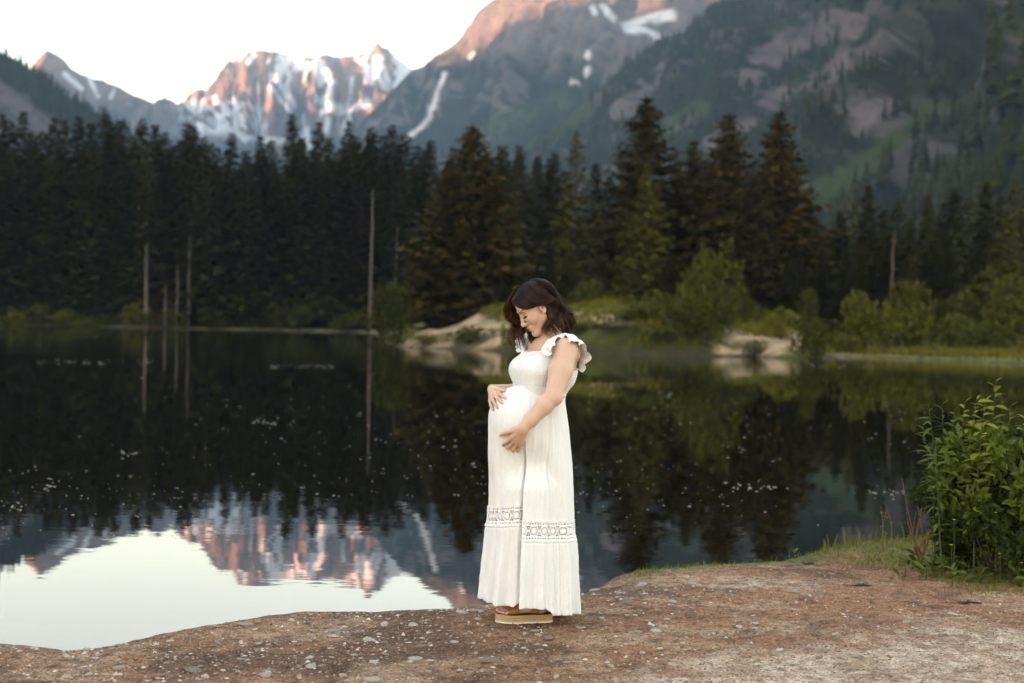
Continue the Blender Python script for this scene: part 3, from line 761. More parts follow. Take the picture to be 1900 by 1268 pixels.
# rough grass on the point
r = np.random.default_rng(960); n = 9000
x = r.uniform(-8, 40, n * 3); y = r.uniform(70, 112, n * 3); hz_, s_ = far_h(x, y)
gpx, gpy = topix(np.stack([x, y, hz_], -1))
k = (s_ > 0.4) & (fbm(x * 0.4, y * 0.4, 3, 961) > r.uniform(0.3, 0.6, n * 3)) & ~((gpx > 770) & (gpx < 930) & (s_ < 6)) & ~((gpx > 1345) & (gpx < 1490) & (s_ < 4))
x, y, hz_ = x[k][:n], y[k][:n], hz_[k][:n]; n = len(x)
V = []
for q in range(4):
    a_ = r.uniform(0, 6.28, n); h_ = r.uniform(0.15, 0.55, n); w_ = 0.05
    V.append(np.stack([np.stack([x - np.sin(a_) * w_, y + np.cos(a_) * w_, hz_ - 0.03], -1), np.stack([x + np.sin(a_) * w_, y - np.cos(a_) * w_, hz_ - 0.03], -1), np.stack([x + np.cos(a_) * h_ * 0.5, y + np.sin(a_) * h_ * 0.5, hz_ + h_], -1)], 1))
V = np.concatenate(V).reshape(-1, 3)
o = link('bank_grass', mesh_np('bank_grass', V, np.arange(len(V)).reshape(-1, 3), False, None, foliage_mat('bank_grass_blades', (0.085, 0.090, 0.020))))
tag(o, 'rough green grass covering the wooded point', 'grass', None, 'stuff')

# ------------------------------------------------------------------ forest on the mountain sides
def slope_forest(name, P, U, V, bare, n, hmin, hmax, vmax, seed, mat, label=None):
    r = np.random.default_rng(seed); nu, nv = P.shape[:2]
    dens = fbm(U * 30, V * 20, 3, seed + 3)
    VV, FF = [], []; cnt = 0; base = 0
    ang = np.arange(6) * math.pi / 3
    tries = 0
    while cnt < n and tries < n * 8:
        k = 4000; tries += k
        i = r.integers(0, nu, k); j = (r.uniform(0, vmax, k) * (nv - 1)).astype(int)
        pxs, pys = topix(P[i, j])
        ok = (~bare[i, j]) & (dens[i, j] > r.uniform(0.15, 0.55, k)) & (pxs > -60) & (pxs < 1960) & (pys > -60) & (P[i, j][:, 1] > 330)
        for a_, b_ in zip(i[ok], j[ok]):
            if cnt >= n: break
            p = P[a_, b_] + np.array([r.uniform(-4, 4), r.uniform(-4, 4), -1]); h = r.uniform(hmin, hmax); w = h * r.uniform(0.13, 0.2)
            tiers = 3 if p[1] > 1100 else 8; h = h if p[1] > 1100 else h * 0.8
            for lv in range(tiers):
                a0 = 0.05 + 0.87 * lv / tiers; a1 = min(1.0, a0 + 1.7 / (tiers + 1)); ww = (1 - 0.92 * lv / tiers) * r.uniform(0.85, 1.15)
                jit = r.uniform(0.45, 1.3, 6) if tiers > 3 else r.uniform(0.7, 1.25, 6); an = ang + r.uniform(0, 1)
                VV.append(np.vstack([np.c_[np.cos(an) * w * ww * jit, np.sin(an) * w * ww * jit, a0 * h - r.uniform(0, 0.04 * h, 6)], [[0, 0, a1 * h]]]) + p)
                FF += [(base + q, base + (q + 1) % 6, base + 6) for q in range(6)]; base += 7
            cnt += 1
    o = link(name, mesh_np(name, np.concatenate(VV), np.array(FF), False, None, mat))
    tag(o, label, 'forest', None, 'stuff')
MAT_FAR = foliage_mat('far_fir_needles', (0.013, 0.018, 0.0075), trans=0)
slope_forest('slope_forest', P3, U3, V3, bare3, 9000, 9, 20, 1.0, 900, MAT_FAR, 'dense conifer forest covering the right mountainside')
slope_forest('hill_forest', P4, U4, V4, bare4, 2600, 8, 18, 1.0, 910, MAT_FAR, 'dark conifer forest covering the hill at the left')
# ================================================================== FOREGROUND: stones, turf, plants, floating fluff
def gz(x, y): return float(near_h(np.array([x]), np.array([y]))[0][0])
_gxi, _gyi = gx, gy
def gz_fast(x, y):
    i = np.clip(np.searchsorted(_gxi, x) - 1, 0, len(_gxi) - 2); j = np.clip(np.searchsorted(_gyi, y) - 1, 0, len(_gyi) - 2)
    a = (x - _gxi[i]) / (_gxi[i + 1] - _gxi[i]); b = (y - _gyi[j]) / (_gyi[j + 1] - _gyi[j])
    return (GZ[i, j] * (1 - a) + GZ[i + 1, j] * a) * (1 - b) + (GZ[i, j + 1] * (1 - a) + GZ[i + 1, j + 1] * a) * b
def shore_s(x, y): return sdist(np.atleast_1d(x), np.atleast_1d(y), near_poly)
def stone_mesh(name, seed, nt=7, npz=12, mat=None):
    r = np.random.default_rng(seed)
    th = np.linspace(0, math.pi, nt); ph = np.arange(npz) * 2 * math.pi / npz
    T_, P_ = np.meshgrid(th, ph, indexing='ij')
    d = np.stack([np.sin(T_) * np.cos(P_), np.sin(T_) * np.sin(P_), np.cos(T_)], -1)
    rad = np.ones(T_.shape)
    for k in range(11):
        n = r.normal(size=3); n /= np.linalg.norm(n); rad = np.minimum(rad, np.where(d @ n > 0.2, r.uniform(0.55, 0.95) / np.maximum(d @ n, 0.2), 9))
    rad *= 1 + 0.06 * r.normal(size=rad.shape); rad[0] = rad[0].mean(); rad[-1] = rad[-1].mean()
    V = d * rad[..., None] * np.array([1, r.uniform(0.5, 0.85), 1])
    return V.transpose(1, 0, 2).reshape(-1, 3), grid_faces(npz, nt, True)
m = NT('stone')
oi = m.node('ShaderNodeObjectInfo'); nn = m.noise(9, 5, 0.65)
c0 = m.ramp(oi.outputs['Random'], [(0.0, (0.15, 0.10, 0.07)), (0.3, (0.25, 0.195, 0.145)), (0.65, (0.37, 0.31, 0.25)), (1.0, (0.49, 0.44, 0.38))])
m.base(m.mix(1.0, c0, m.ramp(nn, [(0.3, (0.6, 0.57, 0.54)), (0.5, (1, 1, 1)), (0.75, (1.2, 1.2, 1.2))]), 'MULTIPLY')); m.set(Roughness=0.85); m.bump(nn, 0.5, 0.1)
MAT_STONE = m.m
STONES = [mesh_np('stone', *stone_mesh('stone', 800 + k), True, None, MAT_STONE) for k in range(9)]
big_stones = [(1162, 1121, 39, 'round flat pale stone near the grassy water edge'), (1190, 1089, 34, 'long pale stone just below the grassy water edge'), (1248, 1120, 20, None), (1268, 1112, 13, None), (1680, 1161, 20, 'pale oval stone alone on the smooth red dirt'), (1768, 1144, 24, 'flat stone on the bare dirt before the leafy bush'), (1572, 1163, 20, None),
              (1382, 1207, 22, 'pale stone lying at the border of the gravel path'), (1335, 1178, 22, None), (1371, 1163, 18, None), (1274, 1187, 16, None), (1587, 1217, 28, 'flat pale slab in the gravel path'), (1183, 1175, 26, None), (859, 1139, 28, 'grey stone behind the sandal at the water edge'), (883, 1135, 28, 'rounded pale stone next to the sandal toe at the water edge'), (767, 1160, 28, 'pale rounded stone standing proud of the dirt left of the sandal'),
              (714, 1156, 30, None), (846, 1162, 14, None), (686, 1186, 36, 'big brown stone half sunk in a dark hollow'), (712, 1192, 24, None), (773, 1224, 38, 'large flat pale stone set flush in the dirt'), (1018, 1188, 42, 'largest pale stone in front of the sandal'), (983, 1192, 20, 'small pale stone beside the largest one before the sandal'), (1001, 1213, 24, None), (555, 1252, 24, 'white rounded cobble sticking out of the dirt'),
              (577, 1237, 44, 'wide flat stone behind the white cobble'), (1078, 1167, 20, None), (692, 1263, 52, 'broad pale slab cut by the lower picture edge'), (905, 1233, 60, 'broad stone barely showing through the dirt'), (618, 1167, 36, None), (887, 1150, 18, None), (36, 1211, 18, 'white pebble at the far left water edge'), (478, 1203, 18, 'smooth white pebble on the left dirt slope'), (464, 1172, 16, None), (457, 1154, 32, 'long stone on the crest of the bank at left'),
              (394, 1197, 20, None), (362, 1242, 42, None), (124, 1218, 16, None), (140, 1253, 20, None), (1105, 1085, 26, 'grey stone at the waterline behind the dress'), (1500, 1200, 16, None), (1720, 1200, 26, None), (1450, 1240, 24, None), (1640, 1250, 30, None), (1250, 1235, 26, None)]
sr = np.random.default_rng(88)
def put_stone(x, y, r, label, flat=0.42, sink=0.40):
    z = float(gz_fast(np.array([x]), np.array([y]))[0])
    o = link('stone', STONES[sr.integers(len(STONES))])
    o.location = (x, y, z + r * flat * (1 - 2 * sink)); o.scale = (r, r, r * flat); o.rotation_euler = (sr.uniform(-0.15, 0.15), sr.uniform(-0.15, 0.15), sr.uniform(0, 6.28))
    tag(o, label, 'stone', 'stones lying in the shore dirt')
SMALL = 'small weathered stone bedded in the dirt of the shore'
for px, py, w, lab in big_stones:
    p = onz(px, py, 0.0)
    put_stone(p[0], p[1], w / 2 / FPX * p[1] * 1.08, lab or 'middling grey stone bedded flat in the shore dirt', 0.26 if w > 18 else 0.36)
cnt = 0
while cnt < 240:
    px, py = sr.uniform(-40, 1940), 1100 + 170 * sr.uniform(0, 1) ** 0.8
    p = onz(px, py, 0.0)
    if shore_s(p[0], p[1])[0] < 0.08: continue
    if px > 1250 and sr.random() < 0.55: continue
    if py < 1150 and px > 1300 and sr.random() < 0.8: continue
    if abs(p[0] - FEET[0]) < 0.2 and abs(p[1] - FEET[1]) < 0.12: continue
    put_stone(p[0], p[1], sr.uniform(0.009, 0.022) * (1 + 0.6 * (sr.random() < 0.15)), SMALL, sr.uniform(0.25, 0.45)); cnt += 1
# fine gravel and crumbs of earth: too many to count
def scatter_gravel(name, n, rmin, rmax, seed, mat, xr_, yr_, prob, label):
    r = np.random.default_rng(seed)
    base = np.array([(0, 0, 1), (1, 0, 0), (0.3, 0.95, 0), (-0.8, 0.6, 0), (-0.8, -0.6, 0), (0.3, -0.95, 0), (0, 0, -0.6)], float)
    f = np.array([(0, 1, 2), (0, 2, 3), (0, 3, 4), (0, 4, 5), (0, 5, 1), (6, 2, 1), (6, 3, 2), (6, 4, 3), (6, 5, 4), (6, 1, 5)])
    x = r.uniform(*xr_, n * 3); y = r.uniform(*yr_, n * 3)
    k = (r.random(n * 3) < prob(x, y)) & (sdist(x, y, near_poly) > 0.04); x, y = x[k][:n], y[k][:n]; n = len(x)
    s = rmin + (rmax - rmin) * r.random(n) ** 3
    a = r.uniform(0, 6.28, n); z = gz_fast(x, y)
    J = base[None] * (1 + 0.3 * r.normal(size=(n, 7, 1))) * np.stack([s, s * r.uniform(0.6, 1, n), s * r.uniform(0.35, 0.7, n)], -1)[:, None, :]
    V = np.empty_like(J); V[..., 0] = J[..., 0] * np.cos(a)[:, None] - J[..., 1] * np.sin(a)[:, None] + x[:, None]
    V[..., 1] = J[..., 0] * np.sin(a)[:, None] + J[..., 1] * np.cos(a)[:, None] + y[:, None]; V[..., 2] = J[..., 2] + (z + s * 0.1)[:, None]
    Ff = (f[None] + 7 * np.arange(n)[:, None, None]).reshape(-1, 3)
    return tag(link(name, mesh_np(name, V.reshape(-1, 3), Ff, False, None, mat)), label, 'gravel', None, 'stuff')
m = NT('gravel')
geo = m.node('ShaderNodeNewGeometry')
m.base(m.ramp(geo.outputs['Random Per Island'], [(0.0, (0.06, 0.036, 0.022)), (0.45, (0.17, 0.105, 0.066)), (0.8, (0.27, 0.195, 0.135)), (0.97, (0.36, 0.30, 0.235)), (1.0, (0.5, 0.45, 0.39))])); m.set(Roughness=0.9)
MAT_GRAVEL = m.m
scatter_gravel('gravel', 34000, 0.002, 0.0085, 820, MAT_GRAVEL, (-3.0, 3.6), (5.0, 8.6), lambda x, y: 0.45 + 0.55 * fbm(x * 2, y * 2, 3, 821), 'fine gravel and crumbs of earth strewn over the shore')

m = NT('pebble'); geo = m.node('ShaderNodeNewGeometry')
m.base(m.ramp(geo.outputs['Random Per Island'], [(0.0, (0.12, 0.08, 0.055)), (0.4, (0.25, 0.20, 0.155)), (0.75, (0.38, 0.325, 0.27)), (1.0, (0.52, 0.475, 0.42))])); m.set(Roughness=0.85)
scatter_gravel('pebbles', 2600, 0.004, 0.0135, 824, m.m, (-2.8, 3.0), (5.2, 7.6), lambda x, y: (0.25 + 0.75 * sstep(0.4, 0.6, fbm(x * 1.5, y * 1.5, 3, 825))) * (1 - 0.7 * sstep(0.6, 1.6, x)), 'scattered pale pebbles too many to count over the shore')
# turf
def blades(name, n, seed, prob, h0, h1, mat, xr_, yr_, label):
    r = np.random.default_rng(seed); x = r.uniform(*xr_, n * 4); y = r.uniform(*yr_, n * 4)
    k = (r.random(n * 4) < prob(x, y)); x, y = x[k][:n], y[k][:n]; n = len(x); z = gz_fast(x, y)
    a = r.uniform(0, 6.28, n); h = r.uniform(h0, h1, n) * (0.5 + r.random(n)); w = h * 0.06 + 0.0012; l = r.uniform(0.1, 0.8, n) * h
    dx, dy = np.cos(a), np.sin(a)
    V = np.stack([np.stack([x - dy * w, y + dx * w, z - 0.004], -1), np.stack([x + dy * w, y - dx * w, z - 0.004], -1), np.stack([x + dx * l * 0.4 + dy * w * .7, y + dy * l * 0.4 - dx * w * .7, z + h * 0.6], -1),
                  np.stack([x + dx * l, y + dy * l, z + h], -1), np.stack([x + dx * l * 0.4 - dy * w * .7, y + dy * l * 0.4 + dx * w * .7, z + h * 0.6], -1)], 1)
    F1 = np.array([(0, 1, 2, 4), (4, 2, 3, 3)]); b = 5 * np.arange(n)[:, None]
    q = (np.array([[0, 1, 2, 4]]) + b); t = np.array([[4, 2, 3]]) + b
    faces = [tuple(f) for f in q] + [tuple(f) for f in t]
    return tag(link(name, mesh_np(name, V.reshape(-1, 3), faces, False, None, mat)), label, 'grass', None, 'stuff')
MAT_GRASS = foliage_mat('turf_blades', (0.11, 0.125, 0.030), 0.2)
def turf_prob(x, y):
    s = sdist(x, y, near_poly); n = fbm(x * 2.2, y * 2.2, 3, 830)
    e = sstep(0.22, 0.05, s + (n - .5) * 0.25) * sstep(0.62, 0.8, x) * (s > 0.0) * 0.8 * (1 - 0.75 * sstep(1.25, 1.4, x) * sstep(1.95, 1.8, x))
    g_ = sstep(2.1, 2.7, x + (n - 0.5) * 1.0 + 0.25 * (y - 7.7)) * sstep(7.5, 7.8, y) * (s > 0) * sstep(0.3, 0.6, n + 0.1)
    return np.maximum(e, g_ * 0.9)
blades('grass', 15000, 831, turf_prob, 0.010, 0.028, MAT_GRASS, (0.5, 5.0), (6.8, 10.4), 'short green grass fringing the water edge at the right')
blades('weeds', 900, 832, lambda x, y: turf_prob(x, y) * (sdist(x, y, near_poly) < 0.16) * sstep(1.9, 2.2, x), 0.035, 0.09, MAT_GRASS, (1.5, 5.0), (8.2, 10.4), 'taller weeds along the lip of the bank')

# ---- leaves
def leaf_mesh(name, mat, width, droop, n=6, fold=0.25, wide_at=0.5):
    t = np.linspace(0, 1, n); w = width * np.sin(math.pi * t ** (math.log(0.5) / math.log(wide_at))) ** 0.8 + 0.004
    z = -droop * t * t
    V = np.concatenate([np.stack([t, -w, z + w * fold], -1), np.stack([t, 0 * t, z], -1), np.stack([t, w, z + w * fold], -1)])
    F_ = []
    for k in range(n - 1): F_ += [(k, k + 1, n + k + 1, n + k), (n + k, n + k + 1, 2 * n + k + 1, 2 * n + k)]
    return mesh_np(name, V, np.array(F_), True, None, mat)
MAT_LEAFY = foliage_mat('yellow_green_leaf', (0.165, 0.190, 0.030), 0.25, (1.1, 1.0, 0.8), 0.35)
MAT_LEAFG = foliage_mat('green_leaf', (0.075, 0.110, 0.024), 0.3, (1.1, 1.0, 0.8), 0.3)
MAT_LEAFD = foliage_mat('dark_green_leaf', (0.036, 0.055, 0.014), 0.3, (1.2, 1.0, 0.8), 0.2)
MAT_STEM = bark_mat('green_stem', (0.06, 0.075, 0.025)); MAT_DRY = bark_mat('dry_stalk', (0.20, 0.10, 0.06))
LEAF_B = [leaf_mesh('broad_leaf', MAT_LEAFY, 0.27, 0.15 + 0.2 * k, 6, 0.25, 0.58) for k in range(2)]
LEAF_G = [leaf_mesh('broad_leaf', MAT_LEAFG, 0.25, 0.15 + 0.2 * k, 6, 0.2, 0.55) for k in range(2)]
LEAF_N = [leaf_mesh('narrow_leaf', MAT_LEAFG, 0.10, 0.25 + 0.3 * k, 6, 0.15, 0.4) for k in range(2)]
pr = np.random.default_rng(44)
def leaf_obj(mesh, parent, base, az, el, size, roll=0.0):
    o = link('leaf', mesh, parent, base); o.rotation_euler = (roll, -el, az); o.scale = (size,) * 3
def sapling(name, px, ytop, Y, base_off, label, kind, nleaf, size, group, lean=0.05, stem_mat=MAT_STEM):
    """upright stem from the ground to a given height, leaves set round it"""
    t_ = at(px, ytop, Y); bx, by = t_[0] + base_off[0], Y + base_off[1]; bz = gz(bx, by)
    e = empty(name, (bx, by, bz)); top = np.array([t_[0] - bx, Y - by, t_[2] - bz])
    k = np.linspace(0, 1, 8)[:, None]; C_ = top * k + np.array([lean, 0, 0]) * np.sin(k * math.pi) * pr.uniform(-1, 1)
    v, f = tube_np(C_, 0.006 * (1 - 0.75 * k[:, 0]), 5); link('stem', mesh_np('stem', v, f, True, None, stem_mat), e)
    for q in range(nleaf):
        u = 1 - 0.72 * (q / nleaf) ** 0.9; pos = np.array([np.interp(u, k[:, 0], C_[:, a]) for a in range(3)])
        young = sstep(0.88, 1.0, u)
        leaf_obj(kind[q % 2], e, pos, q * 2.4 + pr.uniform(-0.4, 0.4), pr.uniform(0.0, 0.5) + 0.5 * young, size * pr.uniform(0.75, 1.2) * (1 - 0.45 * young), pr.uniform(-0.4, 0.4))
    return tag(e, label, 'plant', group)
# dense dark shrubbery behind
def near_bush(px, py, ytop, wpx, Y, seed, n, leaf, mat, label):
    b = at(px, py, Y); t_ = at(px, ytop, Y); z = gz(b[0], Y) - 0.02; h = t_[2] - z; w = wpx / FPX * Y
    e = empty('leafy_bush', (b[0], Y, z)); r = np.random.default_rng(seed)
    V, F_ = [], []
    cs = r.uniform([-0.5, -0.5, 0.1], [0.5, 0.5, 0.85], (14, 3)) * np.array([w, w * 0.8, h])
    for i in range(n):
        c = cs[r.integers(14)]; d = r.normal(size=3); d /= np.linalg.norm(d)
        p_ = c + d * r.uniform(0.3, 1) ** 0.5 * np.array([0.17 * w, 0.17 * w, 0.16 * h]); p_[2] = abs(p_[2])
        a_ = d * 0.6 + r.normal(size=3) * 0.6 + np.array([0, -0.2, -0.1]); a_ /= np.linalg.norm(a_); b_ = np.cross(a_, r.normal(size=3)); b_ /= np.linalg.norm(b_)
        s = leaf * r.uniform(0.5, 1.3); up_ = np.cross(a_, b_) * s * 0.10
        V += [p_, p_ + a_ * s * 0.45 + b_ * s * 0.24 + up_, p_ + a_ * s, p_ + a_ * s * 0.45 - b_ * s * 0.24 + up_]; F_.append((4 * i, 4 * i + 1, 4 * i + 2, 4 * i + 3))
    fo = link('foliage', mesh_np('bush_foliage', np.array(V), np.array(F_), False, None, mat), e); fo['kind'] = 'stuff'
    parts = []
    for k in range(9):
        th = r.uniform(0, 6.28); t = np.linspace(0, 1, 6); L = h * r.uniform(0.6, 0.95)
        parts.append(tube_np(np.c_[np.cos(th) * 0.35 * w * t ** 1.3, np.sin(th) * 0.3 * w * t ** 1.3, L * t], 0.008 * (1 - 0.8 * t), 5))
    for v, f in parts: link('branch', mesh_np('branch', v, f, True, None, MAT_BARK), e)
    return tag(e, label, 'bush', 'leafy bushes on the bank at the right')
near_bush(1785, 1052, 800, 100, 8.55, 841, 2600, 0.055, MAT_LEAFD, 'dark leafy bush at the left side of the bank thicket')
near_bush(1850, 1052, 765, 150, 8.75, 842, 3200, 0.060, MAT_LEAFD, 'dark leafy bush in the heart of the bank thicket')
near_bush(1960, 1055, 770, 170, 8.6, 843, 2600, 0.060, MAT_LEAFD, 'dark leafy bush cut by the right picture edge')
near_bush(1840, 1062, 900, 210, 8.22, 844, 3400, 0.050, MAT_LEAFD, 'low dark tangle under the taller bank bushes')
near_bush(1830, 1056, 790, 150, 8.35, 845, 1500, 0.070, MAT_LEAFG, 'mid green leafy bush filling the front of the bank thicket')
for i, (px, yt, Y) in enumerate([(1848, 708, 8.55), (1828, 745, 8.4), (1790, 748, 8.5), (1822, 790, 8.2), (1875, 755, 8.6), (1902, 770, 8.45), (1772, 760, 8.5), (1812, 742, 8.65)]):
    sapling('broad_leaved_sapling', px, yt, Y, (pr.uniform(-0.05, 0.05), pr.uniform(-0.05, 0.1)), ['broad-leaved shoot standing tallest above the bank thicket', 'broad-leaved shoot with bright leaves just under the tallest one', 'broad-leaved shoot on the thicket crown beside the narrow-leaved herbs', 'broad-leaved shoot leaning out of the front of the thicket', 'broad-leaved shoot right of the tallest one', 'broad-leaved shoot at the right edge of the thicket', 'broad-leaved shoot next to the leftmost herbs', 'broad-leaved shoot half hidden behind the bright one'][i],
            LEAF_B if i in (0, 1, 2, 3, 5, 7) else LEAF_G, 32, 0.088, 'broad-leaved shoots of the bank thicket')
for i, (px, yt, Y) in enumerate([(1722, 748, 8.35), (1735, 822, 8.2), (1748, 752, 8.5), (1712, 790, 8.5)]):
    sapling('narrow_leaved_herb', px, yt, Y, (0.06 + pr.uniform(0, 0.05), 0.02), ['narrow-leaved herb arching at the upper left of the thicket', 'narrow-leaved herb with a long bare pale stem', 'narrow-leaved herb on top of the thicket', 'narrow-leaved herb leaning towards the water', 'narrow-leaved herb in front of the broad shoots', 'narrow-leaved herb deep in the left bush', 'narrow-leaved herb low at the right of the thicket', 'narrow-leaved herb above the dry brown stalks'][i],
            LEAF_N, 40, 0.10, 'narrow-leaved herbs of the bank thicket', 0.03)
for i in range(20):       # ground-cover rosettes at the foot of the thicket
    px = 1672 + 250 * (i + pr.uniform(0, 1)) / 20; py = 1058 + 16 * pr.uniform(-1, 1) + 8 * (px > 1760)
    p = onz(px, py, 0.03); z = gz(p[0], p[1]); e = empty('low_herb', (p[0], p[1], z))
    for q in range(11):
        leaf_obj((LEAF_G + LEAF_N)[pr.integers(3)], e, (pr.uniform(-.03, .03), pr.uniform(-.03, .03), pr.uniform(0.0, 0.09)), pr.uniform(0, 6.28), pr.uniform(0.1, 0.9), pr.uniform(0.05, 0.085), pr.uniform(-.3, .3))
    v, f = tube_np(np.array([(0, 0, -0.01), (0.004, 0, 0.05), (0, 0.004, 0.10)]), np.array([0.004, 0.003, 0.001]), 4); link('stem', mesh_np('stem', v, f, True, None, MAT_STEM), e)
    tag(e, 'low leafy herb creeping over the dirt at the foot of the thicket', 'plant', 'low herbs at the foot of the thicket')
def stalks(name, px, ybase, tops, Y, label, mat, rad=0.004):
    b = at(px, ybase, Y); z = gz(b[0], Y); e = empty(name, (b[0], Y, z))
    for (qx, qy) in tops:
        t_ = at(qx, qy, Y + pr.uniform(-0.1, 0.1)) - np.array([b[0], Y, z]); k = np.linspace(0, 1, 7)[:, None]
        o_ = np.array([pr.uniform(-0.05, 0.05), pr.uniform(-.05, .05), 0]); C_ = o_ * (1 - k) + t_ * k + np.array([pr.uniform(-0.03, 0.03), 0, 0]) * np.sin(k * 3.1)
        v, f = tube_np(C_, rad * (1 - 0.7 * k[:, 0]), 4); link('stalk', mesh_np('stalk', v, f, True, None, mat), e)
    return tag(e, label, 'plant')
stalks('dry_stalks', 1702, 1000, [(1674, 888), (1695, 905), (1722, 930), (1700, 950), (1735, 945), (1715, 920), (1682, 940), (1728, 965)], 8.9, 'dry reddish brown stalks left of the thicket', MAT_DRY, 0.006)
e = stalks('thin_seedling', 1641, 1002, [(1640, 930), (1634, 940), (1648, 942)], 9.1, 'thin lone seedling on the lip of the bank', MAT_DRY, 0.004)
for q in range(9): leaf_obj(LEAF_B[q % 2], e, (pr.uniform(-.04, .04), pr.uniform(-.02, .02), pr.uniform(0.10, 0.24)), pr.uniform(0, 6.28), 0.5, 0.035)
e = stalks('water_edge_sprout', 1474, 1036, [(1472, 1014)], 8.75, 'tiny bright sprout at the corner of the turf by the water', MAT_STEM, 0.003)
for q in range(5): leaf_obj(LEAF_B[q % 2], e, (0, 0, pr.uniform(0.03, 0.07)), pr.uniform(0, 6.28), 0.9, 0.035)
m = NT('yellow_petal'); m.base((0.75, 0.50, 0.03)); m.set(Roughness=0.6); MAT_PETAL = m.m
for i, (px, py, Y) in enumerate([(1765, 1012, 8.1), (1855, 1028, 8.05), (1732, 905, 8.25), (1848, 952, 8.1), (1895, 1045, 8.0), (1770, 965, 8.1)]):
    t_ = at(px, py, Y); z = gz(t_[0], Y); e = empty('yellow_flower', (t_[0], Y, z)); h = t_[2] - z
    v, f = tube_np(np.array([(0, 0, 0), (0.006, 0, h * 0.5), (0, 0, h)]), np.array([0.0025, 0.002, 0.0015]), 4); link('stem', mesh_np('stem', v, f, True, None, MAT_STEM), e)
    for q in range(5):
        a_ = q * 1.2566; pv_ = np.array([(0, 0, h), (math.cos(a_ - .5) * 0.008, math.sin(a_ - .5) * 0.008, h + 0.004), (math.cos(a_) * 0.012, math.sin(a_) * 0.012, h + 0.003), (math.cos(a_ + .5) * 0.008, math.sin(a_ + .5) * 0.008, h + 0.004)])
        link('petal', mesh_np('petal', pv_, np.array([[0, 1, 2, 3]]), False, None, MAT_PETAL), e)
    tag(e, 'tiny yellow five-petalled flower among the thicket leaves', 'flower', 'yellow flowers in the thicket')
for i, (px, py, L, a_, lab) in enumerate([(1592, 1083, 0.17, 0.1, 'short mottled stick on the bare dirt before the turf'), (1785, 1113, 0.24, 0.2, 'dark dry twig lying on the dirt before the thicket'), (1500, 1040, 0.07, 0.3, 'bark scrap at the edge of the turf')]):
    p = onz(px, py, 0.02); k = np.linspace(-0.5, 0.5, 7)[:, None]; C_ = np.c_[math.cos(a_) * L * k, math.sin(a_) * L * k, 0.004 * np.sin(k * 9)]
    e = empty('twig', (p[0], p[1], gz(p[0], p[1]) + 0.006)); v, f = tube_np(C_, 0.008 * (1 - np.abs(k[:, 0])), 6); link('stick', mesh_np('stick', v, f, True, None, MAT_BARK), e)
    v, f = tube_np(np.array([(0.02, 0, 0), (0.04, 0.03, 0.01), (0.07, 0.045, 0.008)]), np.array([0.004, 0.003, 0.001]), 5); link('side_twig', mesh_np('side_twig', v, f, True, None, MAT_BARK), e)
    tag(e, lab, 'twig')

# ---- fluff and pollen afloat on the lake
m = NT('fluff'); m.base((0.45, 0.40, 0.33)); m.set(Roughness=0.9); MAT_FLUFF = m.m
r = np.random.default_rng(55); V, F_ = [], []
def speck(px, py, w, k):
    p = onz(px, py, WATER_Z); n = 6; a_ = np.arange(n) * 2 * math.pi / n + r.uniform(0, 1)
    ring = np.c_[p[0] + np.cos(a_) * w * 1.7 * r.uniform(0.7, 1.3, n), p[1] + np.sin(a_) * w * 0.8 * r.uniform(0.7, 1.3, n), np.full(n, WATER_Z + 0.001)]
    V.append(np.vstack([ring, [[p[0], p[1], WATER_Z + 0.004 + w * 0.06]]]))
    for q in range(n): F_.append((7 * k + q, 7 * k + (q + 1) % n, 7 * k + 6))
k = 0
while k < 650:
    py = 640 + 380 * r.beta(2.2, 1.7); px = r.uniform(-40, 1940)
    if fbm(np.array([px / 260]), np.array([py / 60]), 2, 56)[0] < r.uniform(0.3, 0.62): continue
    if px > 1080 and py > 990: continue
    Yd = onz(px, py, WATER_Z)[1]
    if shore_s(onz(px, py, WATER_Z)[0], Yd)[0] > -0.1 or Yd > 70: continue
    speck(px, py, min(0.05, r.uniform(0.4, 1.0) * 0.00050 * Yd * r.uniform(0.4, 1.3) * (1.6 if r.random() < 0.12 else 1.0)), k); k += 1
for cx, cy_, n_, wx_ in [(180, 672, 40, 110), (560, 680, 26, 60), (90, 902, 8, 12), (30, 945, 9, 12), (490, 785, 14, 22), (240, 842, 10, 14), (1400, 905, 22, 40), (1650, 915, 16, 40), (1560, 680, 16, 60), (1230, 730, 10, 25), (340, 994, 30, 130)]:
    for q in range(n_):
        px, py = cx + r.uniform(-wx_, wx_), cy_ + r.normal() * (2.5 if cy_ < 700 else 4); Yd = onz(px, py, WATER_Z)[1]
        speck(px, py, min(0.06, r.uniform(0.5, 1.1) * 0.00065 * Yd), k); k += 1
o = link('floating_fluff', mesh_np('floating_fluff', np.concatenate(V), np.array(F_), True, None, MAT_FLUFF)); tag(o, 'white seed fluff and pollen floating on the dark lake', 'fluff', None, 'stuff')
# ================================================================== THE WOMAN
import openvdb
BY = 6.78                                           # depth of her body axis
def wp(px, py, d=0.0): return at(px, py, BY + d)
Z3 = np.array([0, 0, 1.0])
YAW = R(30)
FW = np.array([-math.cos(YAW), -math.sin(YAW), 0]); LF = np.array([math.sin(YAW), -math.cos(YAW), 0])
TR = np.stack([FW, LF, Z3])                         # rows: forward, left, up  -> local = TR @ p

